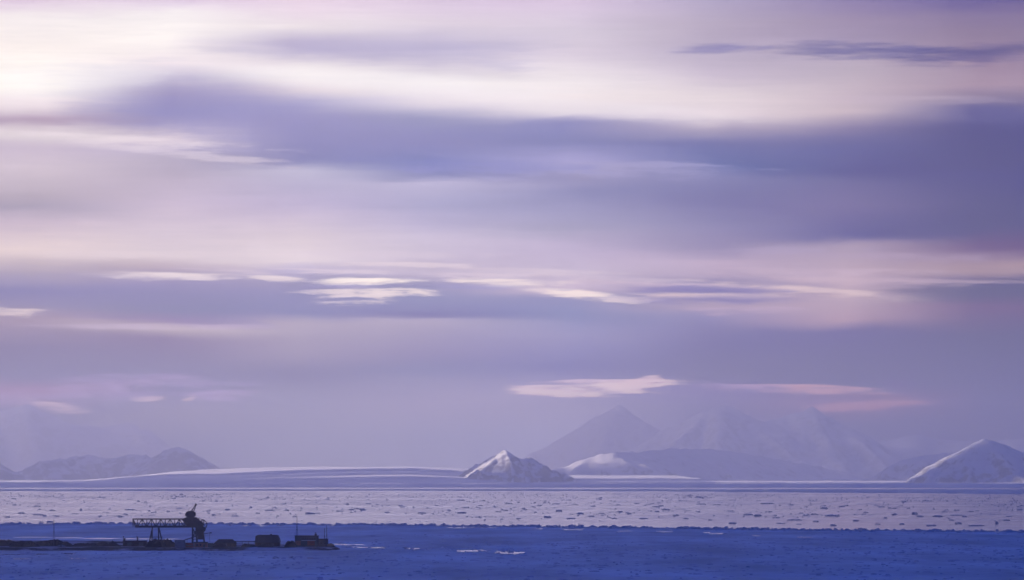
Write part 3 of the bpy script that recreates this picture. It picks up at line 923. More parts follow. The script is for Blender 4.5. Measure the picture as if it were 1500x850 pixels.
# px, row, width px, height px
FLOES = [
 (515,747,8,1.4),(618,752,14,1.6),(677,752,14,2.2),(567,751,8,1.3),(658,748,7,1.2),(675,733,12,1.0),(708,734,7,.9),(833,733,8,1.0),(818,749,11,2.2),(802,758,12,1.9),
 (850,753,10,2.0),(837,760,16,1.3),(905,740,8,1.0),(908,750,9,1.3),(943,760,14,1.4),(922,753,8,1.3),(933,738,10,1.2),(740,748,8,1.2),(770,747,7,1.0),(710,762,4,1.4),
 (735,761,5,1.2),(760,760,7,1.2),(900,760,9,1.4),(1027,739,16,1.3),(1050,740,12,1.1),(1123,738,22,1.2),(1070,749,14,1.2),(1022,750,6,1.2),(1097,754,16,1.4),(1110,756,13,2.2),
 (1128,750,6,1.0),(1163,762,24,1.4),(1173,752,8,1.1),(1180,743,7,1.0),(1207,745,12,1.5),(1217,756,22,1.5),(1233,742,9,1.0),(1253,763,10,1.3),(1267,751,9,1.1),(1340,753,10,2.6),
 (1347,757,10,1.8),(1373,757,15,2.0),(1393,762,8,1.2),(1400,755,20,1.0),(1412,757,8,1.4),(1403,767,10,1.8),(1310,754,8,1.6),(1297,759,6,1.4),(1320,768,9,1.7),(1363,770,18,1.4),
 (1220,770,9,2.0),(1260,774,8,1.3),(1143,767,14,1.2),(1170,768,9,1.0),(1073,767,13,1.8),(1310,745,6,1.4),(1460,767,5,3.2),(1473,762,12,1.2),(1477,757,9,1.1),(1430,770,26,1.3),
 (1493,747,9,1.4),(32,752,12,1.5),(77,748,9,1.3),(119,748,6,2.6),(12,758,6,1.4),(66,756,6,1.5),(84,756,9,1.0),(52,754,9,1.0),(73,765,12,1.9),(61,765,8,1.2),
 (55,742,10,1.2),(22,740,8,1.1),(97,767,12,1.3),(112,766,12,2.2),(145,766,15,2.0),(146,757,4,1.5),(176,757,10,1.5),(111,753,13,.9),(161,746,5,1.0),(203,735,5,2.2),
 (214,736,5,1.2),(190,747,17,1.2),(219,749,5,1.6),(225,751,8,1.0),(247,750,6,1.6),(263,745,8,1.2),(264,752,5,1.1),(184,754,8,1.4),(313,755,7,2.0),(334,747,9,1.6),
 (305,749,7,1.1),(317,735,6,1.5),(298,734,6,1.2),(306,752,5,1.0),(274,741,3,1.5),(368,744,5,1.6),(395,748,18,1.2),(420,748,7,1.7),(403,744,3,1.8),(378,752,8,1.0),
 (454,753,14,2.2),(466,752,9,1.0),(497,749,12,1.0),(407,756,5,.8),(432,757,7,.8),(345,756,12,1.0),(20,731,10,1),(150,729,11,1.1),(255,731,9,1),(540,738,9,1.1),(590,743,7,1.2),
 (640,741,6,1.1),(745,738,12,1.1),(790,741,9,1.2),(868,742,10,1.1),(975,747,12,1.6),(990,755,10,1.4),(962,750,7,1.5),(1005,760,8,1.3),(1040,762,6,1.2),(1195,764,8,1.4),(1285,768,9,1.2),
]
HORIZ = [(0, 190, 'left of the crane'), (190, 330, 'behind the crane'), (330, 500, 'behind the low quay buildings'), (500, 700, 'below the left end of the double peak'),
         (700, 900, 'below the double peak'), (900, 1150, 'below the hazy massif'), (1150, 1330, 'right of the hazy massif'), (1330, 1560, 'below the sunlit right hand peak')]


def zone(px):
    for a, b, s in HORIZ:
        if px < b:
            return s
    return HORIZ[-1][2]


def floe(px, row, w, h, label, k):
    y = ydist(row, 0.3)
    mpp = y / FPX
    me = (HUMP if (h / w > 0.3) else FLAT)[k % (6 if h / w > 0.3 else 10)]
    o = bpy.data.objects.new('ice_floe', me)
    COL.objects.link(o)
    o.location = ((px - 750) / FPX * y, y, -0.05)
    ln = w * mpp
    o.scale = (ln, ln * random.uniform(0.8, 2.4), h * mpp * 1.15)
    o.rotation_euler = (0, 0, random.choice((0, math.pi)) + random.uniform(-.25, .25))
    tag(o, label, 'ice floe', 'ice floes drifting in the fjord')
    return o


nf = 0
for (px, row, w, h) in FLOES:
    shape = 'tall lump of' if h / w > 0.3 else ('very long flat' if w >= 18 else ('long flat' if w >= 12 else ('thick short' if h >= 1.7 else 'short thin')))
    noun = 'ice' if shape.endswith('of') else 'ice floe'
    dist = 'near the ice edge' if row > 762 else ('in mid channel' if row > 745 else 'in the far channel')
    floe(px, row, w, h, f'{shape} {noun} {dist}, {zone(px)}', nf)
    nf += 1
while nf < 296:
    if nf % 6 == 0 or random.random() < 0.1:
        fc = (random.uniform(-20, 1520), random.triangular(723, 770, 742))
    px, row = random.gauss(fc[0], 22), random.gauss(fc[1], 1.4)
    lim = np.interp(px, [e[0] for e in EDGE], [e[1] for e in EDGE]) - 2
    if row > lim or row < 722:
        continue
    w = random.choice((2.5, 3, 4, 4, 6, 9)) * random.uniform(.8, 1.2)
    h = random.uniform(0.7, 1.3)
    dist = 'near the ice edge' if row > 762 else ('in mid channel' if row > 745 else 'in the far channel')
    floe(px, row, w, h, f'small dark ice floe {dist}, {zone(px)}', nf)
    nf += 1


def lumps(name, items, m, nseg=6):
    """many little blocks as one mesh: items x, y, z0, width, depth, height"""
    V, F = [], []
    for (x, y, z0, w, d, h) in items:
        b = len(V)
        a0 = random.uniform(0, 6.28)
        rr_ = [random.uniform(0.75, 1.1) for _ in range(nseg)]
        sx, sy = random.uniform(-.15, .15) * w, random.uniform(-.15, .15) * d
        for s, z in ((1.0, 0.0), (0.85, 0.65), (0.4, 1.0)):
            for k in range(nseg):
                t = a0 + 2 * math.pi * k / nseg
                V.append((x + 0.5 * w * s * rr_[k] * math.cos(t) + sx * z, y + 0.5 * d * s * rr_[k] * math.sin(t) + sy * z, z0 + h * z * random.uniform(.85, 1.15)))
        for q in range(2):
            for k in range(nseg):
                F.append((b + q * nseg + k, b + q * nseg + (k + 1) % nseg, b + (q + 1) * nseg + (k + 1) % nseg, b + (q + 1) * nseg + k))
        F.append(tuple(b + 2 * nseg + k for k in range(nseg)))
    return mesh_obj(name, V, F, m)


items = []
cl = [(random.uniform(-40, 1540), random.triangular(720.5, 769, 723)) for _ in range(420)]
while len(items) < 5600:
    if random.random() < 0.72:
        c = random.choice(cl)
        px, row = random.gauss(c[0], 14), random.gauss(c[1], 0.7)
    elif random.random() < 0.55:
        px = random.uniform(-60, 1560)
        row = random.gauss(random.choice((723.5, 727, 727.4, 731.5)) + px / 500.0, 0.35)
    else:
        px, row = random.uniform(-60, 1560), random.triangular(719.5, 770, 722)
    lim = np.interp(px, [e[0] for e in EDGE], [e[1] for e in EDGE]) - 1
    if row > lim or row < 719:
        continue
    y = ydist(row, 0.3)
    mpp = y / FPX
    w = random.choice((0.6, 0.8, 1.0, 1.3, 1.8, 3.0)) * random.uniform(.8, 1.2) * mpp
    items.append(((px - 750) / FPX * y, y, -0.1, w, w * random.uniform(.7, 1.3), random.uniform(0.4, 1.1) * min(mpp, 2.0)))
o = lumps('brash_ice', items, M_FLOE)
tag(o, 'fine scatter of tiny broken ice between the larger floes', kind='stuff')

# hummocks frozen into the near ice, and rubble along its edge
items = []
for _ in range(2600):
    px = random.uniform(-60, 1560)
    row = random.triangular(776, 862, 800)
    y = ydist(row, 0.4)
    if y > edge_y(np.array([px]))[0] - 30:
        continue
    if px < 500 and 785 < row < 808:
        continue
    w = random.choice((1.5, 2, 2.5, 3, 4, 6)) * random.uniform(.7, 1.3)
    items.append(((px - 750) / FPX * y, y, 0.35, w, w * random.uniform(.8, 2.0), random.uniform(0.35, 0.8)))
for _ in range(1500):
    px = random.uniform(-60, 1560)
    y = edge_y(np.array([px]))[0] - abs(random.gauss(0, 60)) + 20
    w = random.uniform(2.5, 9)
    items.append(((px - 750) / FPX * y, y, 0.1, w, w, random.choice((0.6, 0.8, 1.2, 2.2)) * random.uniform(.7, 1.2)))
o = lumps('ice_rubble', items, M_FLOE)
tag(o, 'rough snowy hummocks frozen into the foreground ice', kind='stuff')
for i, (px, w, h, lb) in enumerate([(955, 9, 2.6, 'broad ice block on the ice edge below the faintest peak'), (848, 5, 2.0, 'small ice block on the ice edge below the double peak'),
                                    (1085, 14, 3.0, 'largest humped ice block on the ice edge below the massif'), (580, 7, 2.2, 'squarish ice block on the ice edge below the glacier end'),
                                    (556, 5, 1.6, 'little ice block on the ice edge nearest the quay tip'), (1295, 16, 2.0, 'long ice block on the ice edge right of the massif'),
                                    (1330, 10, 1.8, 'low ice block on the ice edge left of the right hand peak')]):
    y = edge_y(np.array([float(px)]))[0] - 15
    mpp = y / FPX
    o = bpy.data.objects.new('ice_block', HUMP[i % 6])
    COL.objects.link(o)
    o.location = ((px - 750) / FPX * y, y, 0.2)
    o.scale = (w * mpp, w * mpp, h * mpp)
    tag(o, lb, 'ice block', 'ice blocks along the ice edge')

# ------------------------------------------------------------------ the coal quay
YQ = 3920.0
MPP = YQ / FPX


def qx(px, y=YQ):
    return pt(px, 780, y)[0]


def qz(row, y=YQ):
    return pt(300, row, y)[2]


GZ = 2.4
M_GROUND = bpy.data.materials.new('coal_dusted_snow')
M_GROUND.use_nodes = True
nt = M_GROUND.node_tree
b = nt.nodes['Principled BSDF']
b.inputs['Roughness'].default_value = 0.9
b.inputs['Specular IOR Level'].default_value = 0.15
g = nt.nodes.new('ShaderNodeTexCoord')
mp = nt.nodes.new('ShaderNodeMapping')
mp.inputs['Scale'].default_value = (0.03, 0.02, 0.2)
nt.links.new(g.outputs['Object'], mp.inputs['Vector'])
n = nt.nodes.new('ShaderNodeTexNoise')
n.inputs['Scale'].default_value = 1.0
n.inputs['Detail'].default_value = 7
n.inputs['Roughness'].default_value = 0.65
nt.links.new(mp.outputs['Vector'], n.inputs['Vector'])
r = nt.nodes.new('ShaderNodeValToRGB')
r.color_ramp.elements[0].position = 0.46
r.color_ramp.elements[0].color = (0.03, 0.028, 0.03, 1)
r.color_ramp.elements[1].position = 0.58
r.color_ramp.elements[1].color = (0.45, 0.46, 0.5, 1)
nt.links.new(n.outputs['Fac'], r.inputs['Fac'])
nt.links.new(r.outputs['Color'], b.inputs['Base Color'])

xs = np.arange(qx(-160), qx(512), 3.0)
ys = np.arange(3840, 4420, 5.0)
X, Y = np.meshgrid(xs, ys)
PXq = X / Y * FPX + 750
tip = np.clip((503 - PXq) / 16, 0, 1)
backy = np.interp(PXq, [-200, 0, 160, 260, 400, 503], [4390, 4380, 4330, 4200, 4110, 4010])
fronty = 3852 + (fbm(X / 40, X * 0, 3, 95) - 0.5) * 16 + np.clip((PXq - 470) / 30, 0, 1) * 40
hh = np.clip((Y - fronty) / 30, 0, 1) * np.clip((backy - Y) / 30, 0, 1) * tip
Z = -0.4 + (GZ + 0.4) * np.clip(hh * 1.3, 0, 1) + (fbm(X / 12, Y / 12, 3, 97) - 0.5) * 0.5 * hh
o = grid_obj('ground', X, Y, Z, M_GROUND)
tag(o, 'low dark spit of coal dusted land carrying the quay', kind='structure')

# ---- crane
cr = empty('gantry_crane', (qx(262), YQ, GZ))
tag(cr, 'tall black coal loading crane with a long trussed gantry on the quay', 'crane')
ox, oz = qx(262), GZ


def cx(px):
    return qx(px) - ox


def cz(row):
    return qz(row) - oz


DY = 4.0
t = MB()
x0, x1 = cx(194.5), cx(290)
zt, zb = cz(760.5), cz(772)
for sy in (-DY / 2, DY / 2):
    t.bar((x0, sy, zt), (x1, sy, zt), 0.75, 0.85)
    t.bar((x0 + 1.8, sy, zb), (x1, sy, zb), 0.75, 0.95)
    npan = 14
    for k in range(npan):
        a, b_ = x0 + (x1 - x0) * k / npan, x0 + (x1 - x0) * (k + 1) / npan
        zz = (zb, zt) if k % 2 else (zt, zb)
        t.bar((a, sy, zz[0]), (b_, sy, zz[1]), 0.36)
        t.bar((b_, sy, zb), (b_, sy, zt), 0.26)
    t.bar((x0, sy, zt), (x0 + 1.8, sy, zb), 0.4)
    t.bar((x0, sy, zt - 0.3), (x0 + .2, sy, zb), 0.3)
for k in range(npan + 1):
    xx = x0 + (x1 - x0) * k / npan
    t.bar((xx, -DY / 2, zt), (xx, DY / 2, zt), 0.3)
    if k:
        t.bar((xx, -DY / 2, zb), (xx, DY / 2, zb), 0.3)
t.build('truss', M_DARK, cr)
t = MB()
t.box(cx(198), cx(286), -1.5, 1.5, zb + 0.45, zb + 0.95)
for k in range(20):
    xx = cx(199) + (cx(284) - cx(199)) * k / 19
    for sy in (-1.45, 1.45):
        t.bar((xx, sy, zb + .95), (xx, sy, zb + 2.0), 0.1)
for sy in (-1.45, 1.45):
    t.bar((cx(199), sy, zb + 2.0), (cx(284), sy, zb + 2.0), 0.12)
t.build('conveyor_gallery', M_STEEL, cr)
# supporting legs under the truss
for (tp, fp) in ((223, 222.5), (223.5, 217.5), (232, 233), (232.5, 239)):
    for sy in (-2.2, 2.2):
        l = MB()
        l.bar((cx(tp), sy * .8, zb), (cx(fp), sy * 1.4, 0.4), 0.6)
        l.box(cx(fp) - .6, cx(fp) + .6, sy * 1.4 - .5, sy * 1.4 + .5, -0.3, 0.75)
        l.build('leg', M_DARK, cr)
l = MB()
for sy in (-2.8, 2.8):
    l.bar((cx(219), sy, cz(787)), (cx(238), sy, cz(787)), 0.35)
    l.bar((cx(221), sy, cz(779)), (cx(223), sy, cz(779)), 0.3)
    l.bar((cx(232), sy, cz(779)), (cx(235), sy, cz(779)), 0.3)
l.bar((cx(222.6), -2.2, cz(779)), (cx(222.6), 2.2, cz(787)), 0.3)
l.bar((cx(232.8), -2.2, cz(779)), (cx(232.8), 2.2, cz(787)), 0.3)
l.build('leg_brace', M_DARK, cr)
# main tower
for (tp, fp) in ((282, 282.5), (287, 289), (296, 300)):
    for sy in (-2.6, 2.6):
        l = MB()
        l.bar((cx(tp), sy, cz(766)), (cx(fp), sy * 1.25, 0.3), 0.8)
        l.box(cx(fp) - .7, cx(fp) + .7, sy * 1.25 - .6, sy * 1.25 + .6, -0.3, 0.8)
        l.build('tower_leg', M_DARK, cr)
l = MB()
for sy in (-2.8, 2.8):
    for (a, ra, b_, rb) in ((282, 773, 289, 788), (289, 773, 282, 788), (282, 780, 288, 780), (288, 772, 298, 786), (297, 772, 288, 786), (282, 790, 299, 790), (283, 785, 299, 785)):
        l.bar((cx(a), sy, cz(ra)), (cx(b_), sy, cz(rb)), 0.4)
l.build('tower_brace', M_DARK, cr)
# machinery block in the tower
l = MB()
l.prism([(cx(288), cz(783)), (cx(288.5), cz(772)), (cx(291), cz(763)), (cx(295), cz(763)), (cx(298), cz(771.5)), (cx(301.5), cz(773)), (cx(301), cz(777)), (cx(298.5), cz(780)), (cx(298.5), cz(783.5))], -2.4, 2.4)
l.box(cx(290), cx(297.5), -2.0, 2.0, cz(790), cz(783))
mh = l.build('machine_house', M_DARK, cr)
l = MB()
for p_ in (290.5, 293.5, 296):
    l.box(cx(p_) - .35, cx(p_) + .35, -2.45, -2.38, cz(778), cz(775.6))
l.build('window', M_GLASS, mh)
# sheave wheel and tail frame at the right end
l = MB()
l.ring((cx(297), cz(768.5)), 3.1, 0.45, -1.0, 1.0)
l.ring((cx(297), cz(768.5)), 1.0, 0.7, -1.1, 1.1, 16)
for k in range(8):
    a = k * math.pi / 4 + .2
    l.bar((cx(297) + .6 * math.cos(a), 0, cz(768.5) + .6 * math.sin(a)), (cx(297) + 2.8 * math.cos(a), 0, cz(768.5) + 2.8 * math.sin(a)), 0.3)
l.build('sheave_wheel', M_STEEL, cr)
l = MB()
for sy in (-1.6, 1.6):
    for (a, ra, b_, rb) in ((290, 759.5, 299, 762), (299, 762, 303.5, 767), (303.5, 767, 302, 773), (290, 759.5, 297, 768.5), (299, 762, 297, 768.5), (303.5, 767, 297, 768.5)):
        l.bar((cx(a), sy, cz(ra)), (cx(b_), sy, cz(rb)), 0.35)
l.build('tail_frame', M_DARK, cr)
# turret, cab and jib
l = MB()
l.prism([(cx(266), cz(761)), (cx(273), cz(757.8)), (cx(288), cz(757.8)), (cx(292), cz(762)), (cx(288), cz(772)), (cx(275), cz(772))], -2.6, 2.6)
l.build('turret_base', M_DARK, cr)
l = MB()
l.tube((cx(279), 0, cz(760)), (cx(279), 0, cz(757)), 2.6, 2.2, 18)
l.build('slewing_ring', M_STEEL, cr)
l = MB()
l.prism([(cx(271.5), cz(756)), (cx(271.3), cz(753)), (cx(273), cz(750)), (cx(276), cz(748.6)), (cx(283), cz(748.8)), (cx(286.6), cz(751)), (cx(287), cz(755)), (cx(284.5), cz(757.5)), (cx(274), cz(757.5))], -2.3, 2.3)
cab = l.build('cab', M_DARK, cr)
l = MB()
l.box(cx(284.2), cx(286.2), -2.35, -2.28, cz(754.5), cz(751.6))
l.box(cx(273.5), cx(276.5), -2.35, -2.28, cz(754.5), cz(751.6))
l.build('window', M_GLASS, cab)
l = MB()
for sy in (-.8, .8):
    l.bar((cx(280.3), sy, cz(749)), (cx(286.4), sy * .4, cz(739.5)), 0.5)
    l.bar((cx(283.8), sy, cz(749)), (cx(287.2), sy * .4, cz(740)), 0.45)
    for k in range(4):
        a, b_ = k / 4, (k + 1) / 4
        l.bar((cx(280.3 + 6.1 * a), sy, cz(749 - 9.5 * a)), (cx(283.8 + 3.4 * b_), sy, cz(749 - 9 * b_)), 0.16)
jib = l.build('jib', M_DARK, cr)
l = MB()
l.tube((cx(286.8), -.55, cz(739.2)), (cx(286.8), .55, cz(739.2)), 0.75, None, 14)
l.build('pulley', M_STEEL, jib)
l = MB()
l.bar((cx(286.8), 0, cz(739.4)), (cx(278), 0, cz(749)), 0.12)
l.bar((cx(276.5), 0, cz(748.8)), (cx(277), 0, cz(744.5)), 0.2)
l.bar((cx(277), 0, cz(744.5)), (cx(286.8), 0, cz(739.4)), 0.1)
l.build('stay_cable', M_DARK, cr)
# service arm with hanging ladder on the right
l = MB()
l.bar((cx(297), 0, cz(782)), (cx(310), 0, cz(780.6)), 0.5)
l.box(cx(307), cx(310.4), -.6, .6, cz(781.6), cz(779.8))
arm = l.build('service_arm', M_DARK, cr)
l = MB()
for sy in (-.3, .3):
    l.bar((cx(307.3), sy, cz(781)), (cx(307.3), sy, cz(795)), 0.18)
for k in range(10):
    l.bar((cx(307.3), -.3, cz(782 + k * 1.3)), (cx(307.3), .3, cz(782 + k * 1.3)), 0.12)
l.build('ladder', M_STEEL, arm)
l = MB()
l.bar((cx(270), 0, cz(791.4)), (cx(288), 0, cz(785.6)), 0.6, 0.7)
l.bar((cx(274), 0, cz(790)), (cx(274), 0, cz(797)), 0.3)
l.bar((cx(281), 0, cz(788)), (cx(281), 0, cz(797)), 0.3)
l.build('loading_conveyor', M_DARK, cr)
# the block is one machine with its feet on the spit

# ---- coal heaps: px0, px1, top row, y, label
def heap(px0, px1, row, y, label, m, seed, name='coal_heap', cat='heap', grp='coal heaps on the quay', flatness=0.5, zb=GZ - .5):
    xc = qx((px0 + px1) / 2, y)
    W_ = (px1 - px0) * y / FPX
    H = qz(row, y) - zb
    D_ = max(10.0, min(W_ * 0.7, 30))
    nx_, ny_ = 81, 41
    U, V = np.meshgrid(np.linspace(-1, 1, nx_), np.linspace(-1, 1, ny_))
    prof = np.clip(1 - np.abs(U) ** (2.2 + 2 * flatness), 0, 1) * np.clip(1 - np.abs(V) ** 2, 0, 1) ** 0.8
    n_ = 0.45 + 0.85 * fbm(U * W_ / 7 + seed, V * D_ / 7, 5, seed) + 0.25 * (ridged(U * W_ / 4 + seed, V * D_ / 4, 3, seed) - 0.5)
    Z_ = H * prof * n_
    o = grid_obj(name, U * W_ / 2, V * D_ / 2, Z_, m)
    o.location = (xc, y, zb)
    tag(o, label, cat, grp)
    return o


HEAPS = [
 (-25, 34, 791, 3990, 'low coal heap at the left picture edge'),
 (12, 60, 793, 3935, 'flat front coal heap left of the thin mast'),
 (45, 104, 791.3, 3985, 'long low coal heap behind the thin mast'),
 (86, 108, 793.5, 3930, 'little coal heap just right of the purple shed'),
 (104, 150, 794.5, 3975, 'flattest coal heap midway between mast and long store'),
 (138, 178, 793, 3945, 'coal heap touching the left end of the long store'),
 (211, 262, 789.3, 3900, 'biggest rounded coal heap below the crane truss'),
 (310, 334, 796.5, 3900, 'small dark heap in front of the hipped shed'),
 (352, 378, 795.8, 3915, 'dark heap in front of the round roofed hall'),
 (376, 402, 796.8, 3900, 'low dark heap under the right side of the hall'),
 (416, 436, 792.8, 3925, 'dark heap left of the red walled building'),
 (476, 492, 796.0, 3925, 'last dark heap at the tip of the quay'),
]
for i, (a, b_, rw, y, lb) in enumerate(HEAPS):
    heap(a, b_, rw, y, lb, M_COAL, 300 + i * 3)


def building(name, label, cat, px0, px1, row_top, y, depth, m, roof='flat', roof_m=None, eave=None, snow=False, base=None):
    """a building with wall, roof and windows; returns root"""
    zb_ = GZ - 0.4
    root = empty(name, (qx((px0 + px1) / 2, y), y, zb_))
    tag(root, label, cat)
    w = (px1 - px0) * y / FPX
    h = qz(row_top, y) - zb_
    rm = roof_m or M_ROOF
    b1 = MB()
    if roof == 'flat':
        b1.box(-w / 2, w / 2, 0, depth, 0, h - 0.4)
        b1.build('wall', m, root)
        r1 = MB()
        r1.box(-w / 2 - .3, w / 2 + .3, -.3, depth + .3, h - 0.39, h)
        r1.build('roof', rm, root)
    elif roof == 'hip':
        eh = h * (eave or 0.5)
        b1.box(-w / 2, w / 2, 0, depth, 0, eh)
        b1.build('wall', m, root)
        r1 = MB()
        k = w * 0.16
        r1.add([(-w / 2 - .5, -.5, eh + .02), (w / 2 + .5, -.5, eh + .02), (w / 2 + .5, depth + .5, eh + .02), (-w / 2 - .5, depth + .5, eh + .02),
                (-w / 2 + k, depth * .35, h), (w / 2 - k, depth * .35, h), (w / 2 - k, depth * .65, h), (-w / 2 + k, depth * .65, h)],
               [(0, 3, 2, 1), (4, 5, 6, 7), (0, 1, 5, 4), (1, 2, 6, 5), (2, 3, 7, 6), (3, 0, 4, 7)])
        r1.build('roof', rm, root)
    elif roof == 'gable':
        eh = h * (eave or 0.6)
        b1.prism([(-w / 2, 0), (w / 2, 0), (w / 2, eh), (0, h - .25), (-w / 2, eh)], 0, depth)
        b1.build('wall', m, root)
        r1 = MB()
        r1.prism([(-w / 2 - .5, eh - .1), (0, h - .1), (w / 2 + .5, eh - .1), (w / 2 + .5, eh + .25), (0, h + .25), (-w / 2 - .5, eh + .25)], -.4, depth + .4)
        r1.build('roof', rm, root)
    return root, w, h


def openings(root, items, y=-0.06, m=None):
    """items: kind, x0, x1, z0, z1 in metres relative to the building"""
    for (nm, a, b_, z0, z1) in items:
        q = MB()
        q.box(a, b_, y, y + .05, z0, z1)
        q.build(nm, m or (M_GLASS if nm == 'window' else M_STEEL), root)


# long brown store under the left end of the truss
r_, w, h = building('storage_shed', 'long brown timber store below the left end of the crane truss', 'shed', 180, 214, 792.2, 3960, 12, M_TIMBER)
openings(r_, [('door', -5, -2, 0.2, 3.2), ('door', 3, 6, .2, 3.2)])
c_ = MB()
c_.box(-w * .48, -w * .40, 2, 4, h, h + 1.7)
c_.build('chimney', M_DARK, r_)
c_ = MB()
c_.box(w * .10, w * .15, 2, 4, h, h + 2.4)
c_.build('chimney', M_DARK, r_)
# blue grey container
def container(label, px0, px1, rt, y, depth, m, name='shipping_container', row0=None):
    zb_ = (GZ - .2) if row0 is None else qz(row0, y)
    root = empty(name, (qx((px0 + px1) / 2, y), y, zb_))
    tag(root, label, 'container', 'containers beside the crane tower')
    w = (px1 - px0) * y / FPX
    h = qz(rt, y) - zb_
    b1 = MB()
    prof = []
    n_ = max(8, int(w / 0.5))
    for k in range(n_):
        xa, xb_ = -w / 2 + w * k / n_, -w / 2 + w * (k + 1) / n_
        d_ = 0.0 if k % 2 else 0.12
        b1.box(xa, xb_ - .002, d_, depth, 0.05, h - .05)
    b1.build('body', m, root)
    f1 = MB()
    for z in (0, h - .16):
        f1.box(-w / 2 - .08, w / 2 + .08, -.1, .05, z, z + .16)
    for x in (-w / 2, w / 2):
        f1.box(x - .1, x + .1, -.11, .04, .17, h - .17)
    f1.build('frame', M_STEEL, root)
    return root


container('tall blue grey container standing between coal heap and red containers', 256, 271, 791, 3885, 6, M_BLUE)
container('lower red container left of the crane tower foot', 272, 283.5, 799.4, 3890, 3, M_RUST)
container('upper red container stacked left of the crane tower foot', 272, 283.5, 795.2, 3890.2, 2.6, M_RUST, row0=799.3)
# brown workshop below the tower
r_, w, h = building('workshop', 'brown red workshop hut right below the crane tower', 'hut', 284.5, 303.5, 794.2, 3888, 8, M_BROWN)
openings(r_, [('window', -3, -2, 1.6, 2.6), ('window', -.6, .4, 1.6, 2.6), ('door', 1.8, 2.9, .2, 2.4)])
r_, w, h = building('equipment_shed', 'small flat dark shed right of the brown workshop', 'shed', 304.5, 315, 796.5, 3898, 6, M_HALL)
openings(r_, [('door', -1.2, 1.2, .2, 2.3)])
# hipped shed
r_, w, h = building('warehouse', 'wide low shed with a dark hipped roof right of the crane', 'shed', 314, 345, 790.2, 3925, 14, M_TIMBER, 'hip', M_ROOF, 0.5)
openings(r_, [('door', -1.5, 1.5, .2, 2.6), ('window', 3.4, 4.6, 1.3, 2.2), ('window', -5, -3.8, 1.3, 2.2)])
c_ = MB()
c_.bar((-w / 2 - .6, -.7, h * .52), (-w / 2 + w * .17, depth_ if False else 4.6, h + .12), .5, .25)
c_.build('roof_snow', M_RSNOW, r_)
# conveyor from the shed to the hall
cv = empty('conveyor_bridge', (qx(357), 3940, GZ))
tag(cv, 'thin level conveyor bridge linking hipped shed and round roofed hall', 'conveyor')
xa, xb_ = qx(339, 3940) - qx(357, 3940), qx(376, 3940) - qx(357, 3940)
zz = qz(793, 3940) - GZ
c_ = MB()
c_.bar((xa, 0, zz), (xb_, 0, zz - .2), 1.2, .55)
c_.build('deck', M_DARK, cv)
for k in range(4):
    c_ = MB()
    xx = xa + (xb_ - xa) * (k + .5) / 4
    c_.bar((xx, -.5, zz - .2), (xx, -.5, -.3), .25)
    c_.bar((xx, .5, zz - .2), (xx, .5, -.3), .25)
    c_.build('leg', M_DARK, cv)
# round roofed hall
y = 3945
zb_ = GZ - .4
hall = empty('storage_hall', (qx(391, y), y, zb_))
tag(hall, 'large dark windowless hall with a rounded roof near the quay tip', 'hall')
w = (408.5 - 373) * y / FPX
h = qz(783.8, y) - zb_
e = qz(795, y) - zb_
c_ = MB()
c_.prism([(-w / 2 + .3, 0), (w / 2 + .2, 0), (w / 2 + .2, e), (-w / 2 + .3, e)], 1.0, 19)
c_.build('wall', M_TIMBER, hall)
c_ = MB()
c_.prism([(-w / 2, e), (w / 2 + .5, e), (w / 2, e + (h - e) * .45), (w / 2 - 1.0, h - .5), (w / 2 - 2.2, h), (-w / 2 + 1.8, h - .1), (-w / 2 + .5, h - .8), (-w / 2 + .2, e + (h - e) * .4)], 0, 20)
c_.build('roof', M_HALL, hall)
c_ = MB()
c_.box(2.0, 3.2, 6, 7.2, h + .01, h + .7)
c_.build('vent', M_DARK, hall)
openings(hall, [('door', -4, -1, .3, e - .5), ('door', 2, 5, .3, e - .5)], 0.92)
# red walled quay building
y = 3930
r_, w, h = building('quay_building', 'flat roofed quay building with a dull red front at the tip', 'building', 432, 466, 784.8, y, 14, M_HALL)
openings(r_, [('front_panel', qx(449, y) - qx(449, y) + .6, qx(461, y) - qx(449, y), qz(799, y) - GZ + .4, qz(791.5, y) - GZ + .4)], -0.10, M_RUST)
openings(r_, [('side_panel', -w / 2 + .4, -w / 2 + 4.0, qz(799, y) - GZ + .4, qz(792.5, y) - GZ + .4)], -0.10, M_BROWN)
openings(r_, [('window', -w / 2 + 5.2 + k * 1.6, -w / 2 + 6.1 + k * 1.6, h - 2.6, h - 1.6) for k in range(6)])
c_ = MB()
c_.box(w / 2 - 2.6, w / 2 - 1.0, 3, 5, h + .01, h + 1.2)
c_.bar((w / 2 - 1.8, 4, h + 1.2), (w / 2 - 1.8, 4, h + 2.2), .3)
c_.build('vent', M_DARK, r_)
c_ = MB()
c_.prism([(-w / 2 + 4.6, h - 3.6), (w / 2 - 1.8, h - 3.6), (w / 2 - 1.8, h - 3.25), (-w / 2 + 4.6, h - 3.25)], -1.2, -.12)
c_.build('canopy', M_RSNOW, r_)
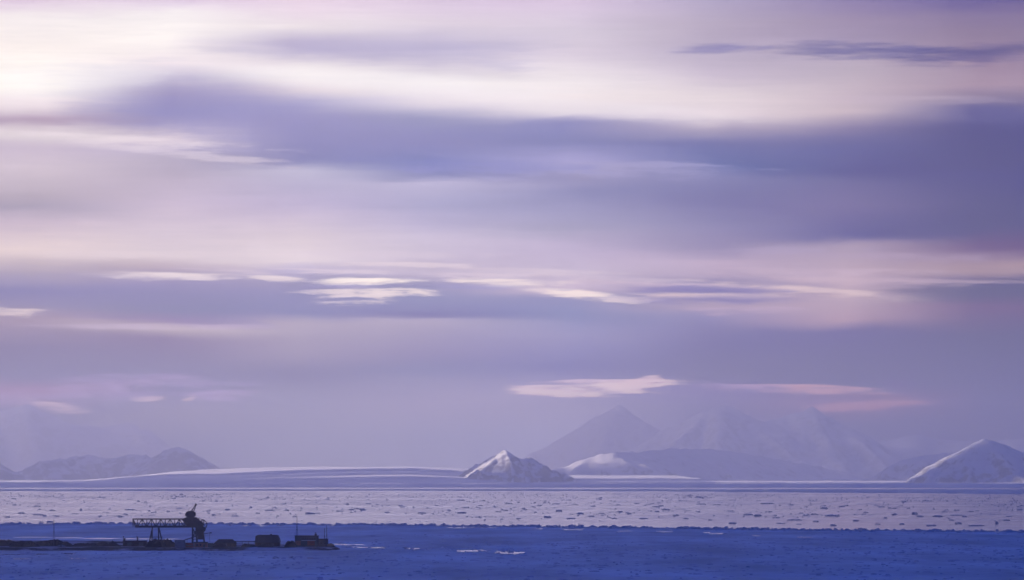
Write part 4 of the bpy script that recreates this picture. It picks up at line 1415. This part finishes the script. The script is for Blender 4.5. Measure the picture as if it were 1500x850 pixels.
r_, w, h = building('annex', 'lower dark annex on the right of the red fronted building', 'building', 466.8, 480, 789.4, 3934, 10, M_HALL)
openings(r_, [('window', -1.8, -.8, 2.2, 3.2), ('window', .8, 1.8, 2.2, 3.2)])
r_, w, h = building('timber_shed', 'small dark shed against the left of the red fronted building', 'shed', 423, 431.4, 792.5, 3938, 6, M_TIMBER, 'gable')
openings(r_, [('door', -.8, .8, .2, 2.2)])
# purple shed at left
r_, w, h = building('hut', 'tiny purple grey hut standing right of the thin mast', 'hut', 84, 95, 797.5, 3905, 5, M_BLUE, 'gable')
openings(r_, [('door', -.6, .4, .2, 2.1)])


# masts
def mast(px, row_top, y, label, rad=0.16):
    zb_ = GZ - .5
    root = empty('radio_mast', (qx(px, y), y, zb_))
    tag(root, label, 'mast')
    h = qz(row_top, y) - zb_
    c_ = MB()
    c_.tube((0, 0, 0), (0, 0, h), rad * 1.5, rad, 8)
    c_.build('pole', M_DARK, root)
    c_ = MB()
    for k in (.55, .85):
        c_.bar((-.5, 0, h * k), (.5, 0, h * k), .12)
    c_.build('crossarm', M_DARK, root)
    c_ = MB()
    for s in (-1, 1):
        c_.bar((0, 0, h * .7), (s * h * .12, 2, 0.2), .05)
    c_.build('stay_wire', M_DARK, root)
    return root


mast(79, 761.5, 3960, 'lone thin mast among the coal heaps on the left')
mast(435, 754.5, 3955, 'tallest thin mast beside the red fronted building')
mast(475.5, 774, 3955, 'shorter of the two thin masts over the annex')
mast(478.6, 770, 3958, 'taller of the two thin masts over the annex')
for i, (px, rt, lb) in enumerate([(181, 786.5, 'short post behind the left end of the long store'), (201, 787, 'short post behind the middle of the long store'), (462.5, 781.5, 'short post behind the red fronted building')]):
    y = 3985
    zb_ = GZ - .5
    root = empty('lamp_post', (qx(px, y), y, zb_))
    tag(root, lb, 'post')
    h = qz(rt, y) - zb_
    c_ = MB()
    c_.tube((0, 0, 0), (0, 0, h), .28, .2, 8)
    c_.build('pole', M_DARK, root)
    c_ = MB()
    c_.box(-.7, .5, -.4, .4, h, h + .45)
    c_.build('lamp_head', M_DARK, root)
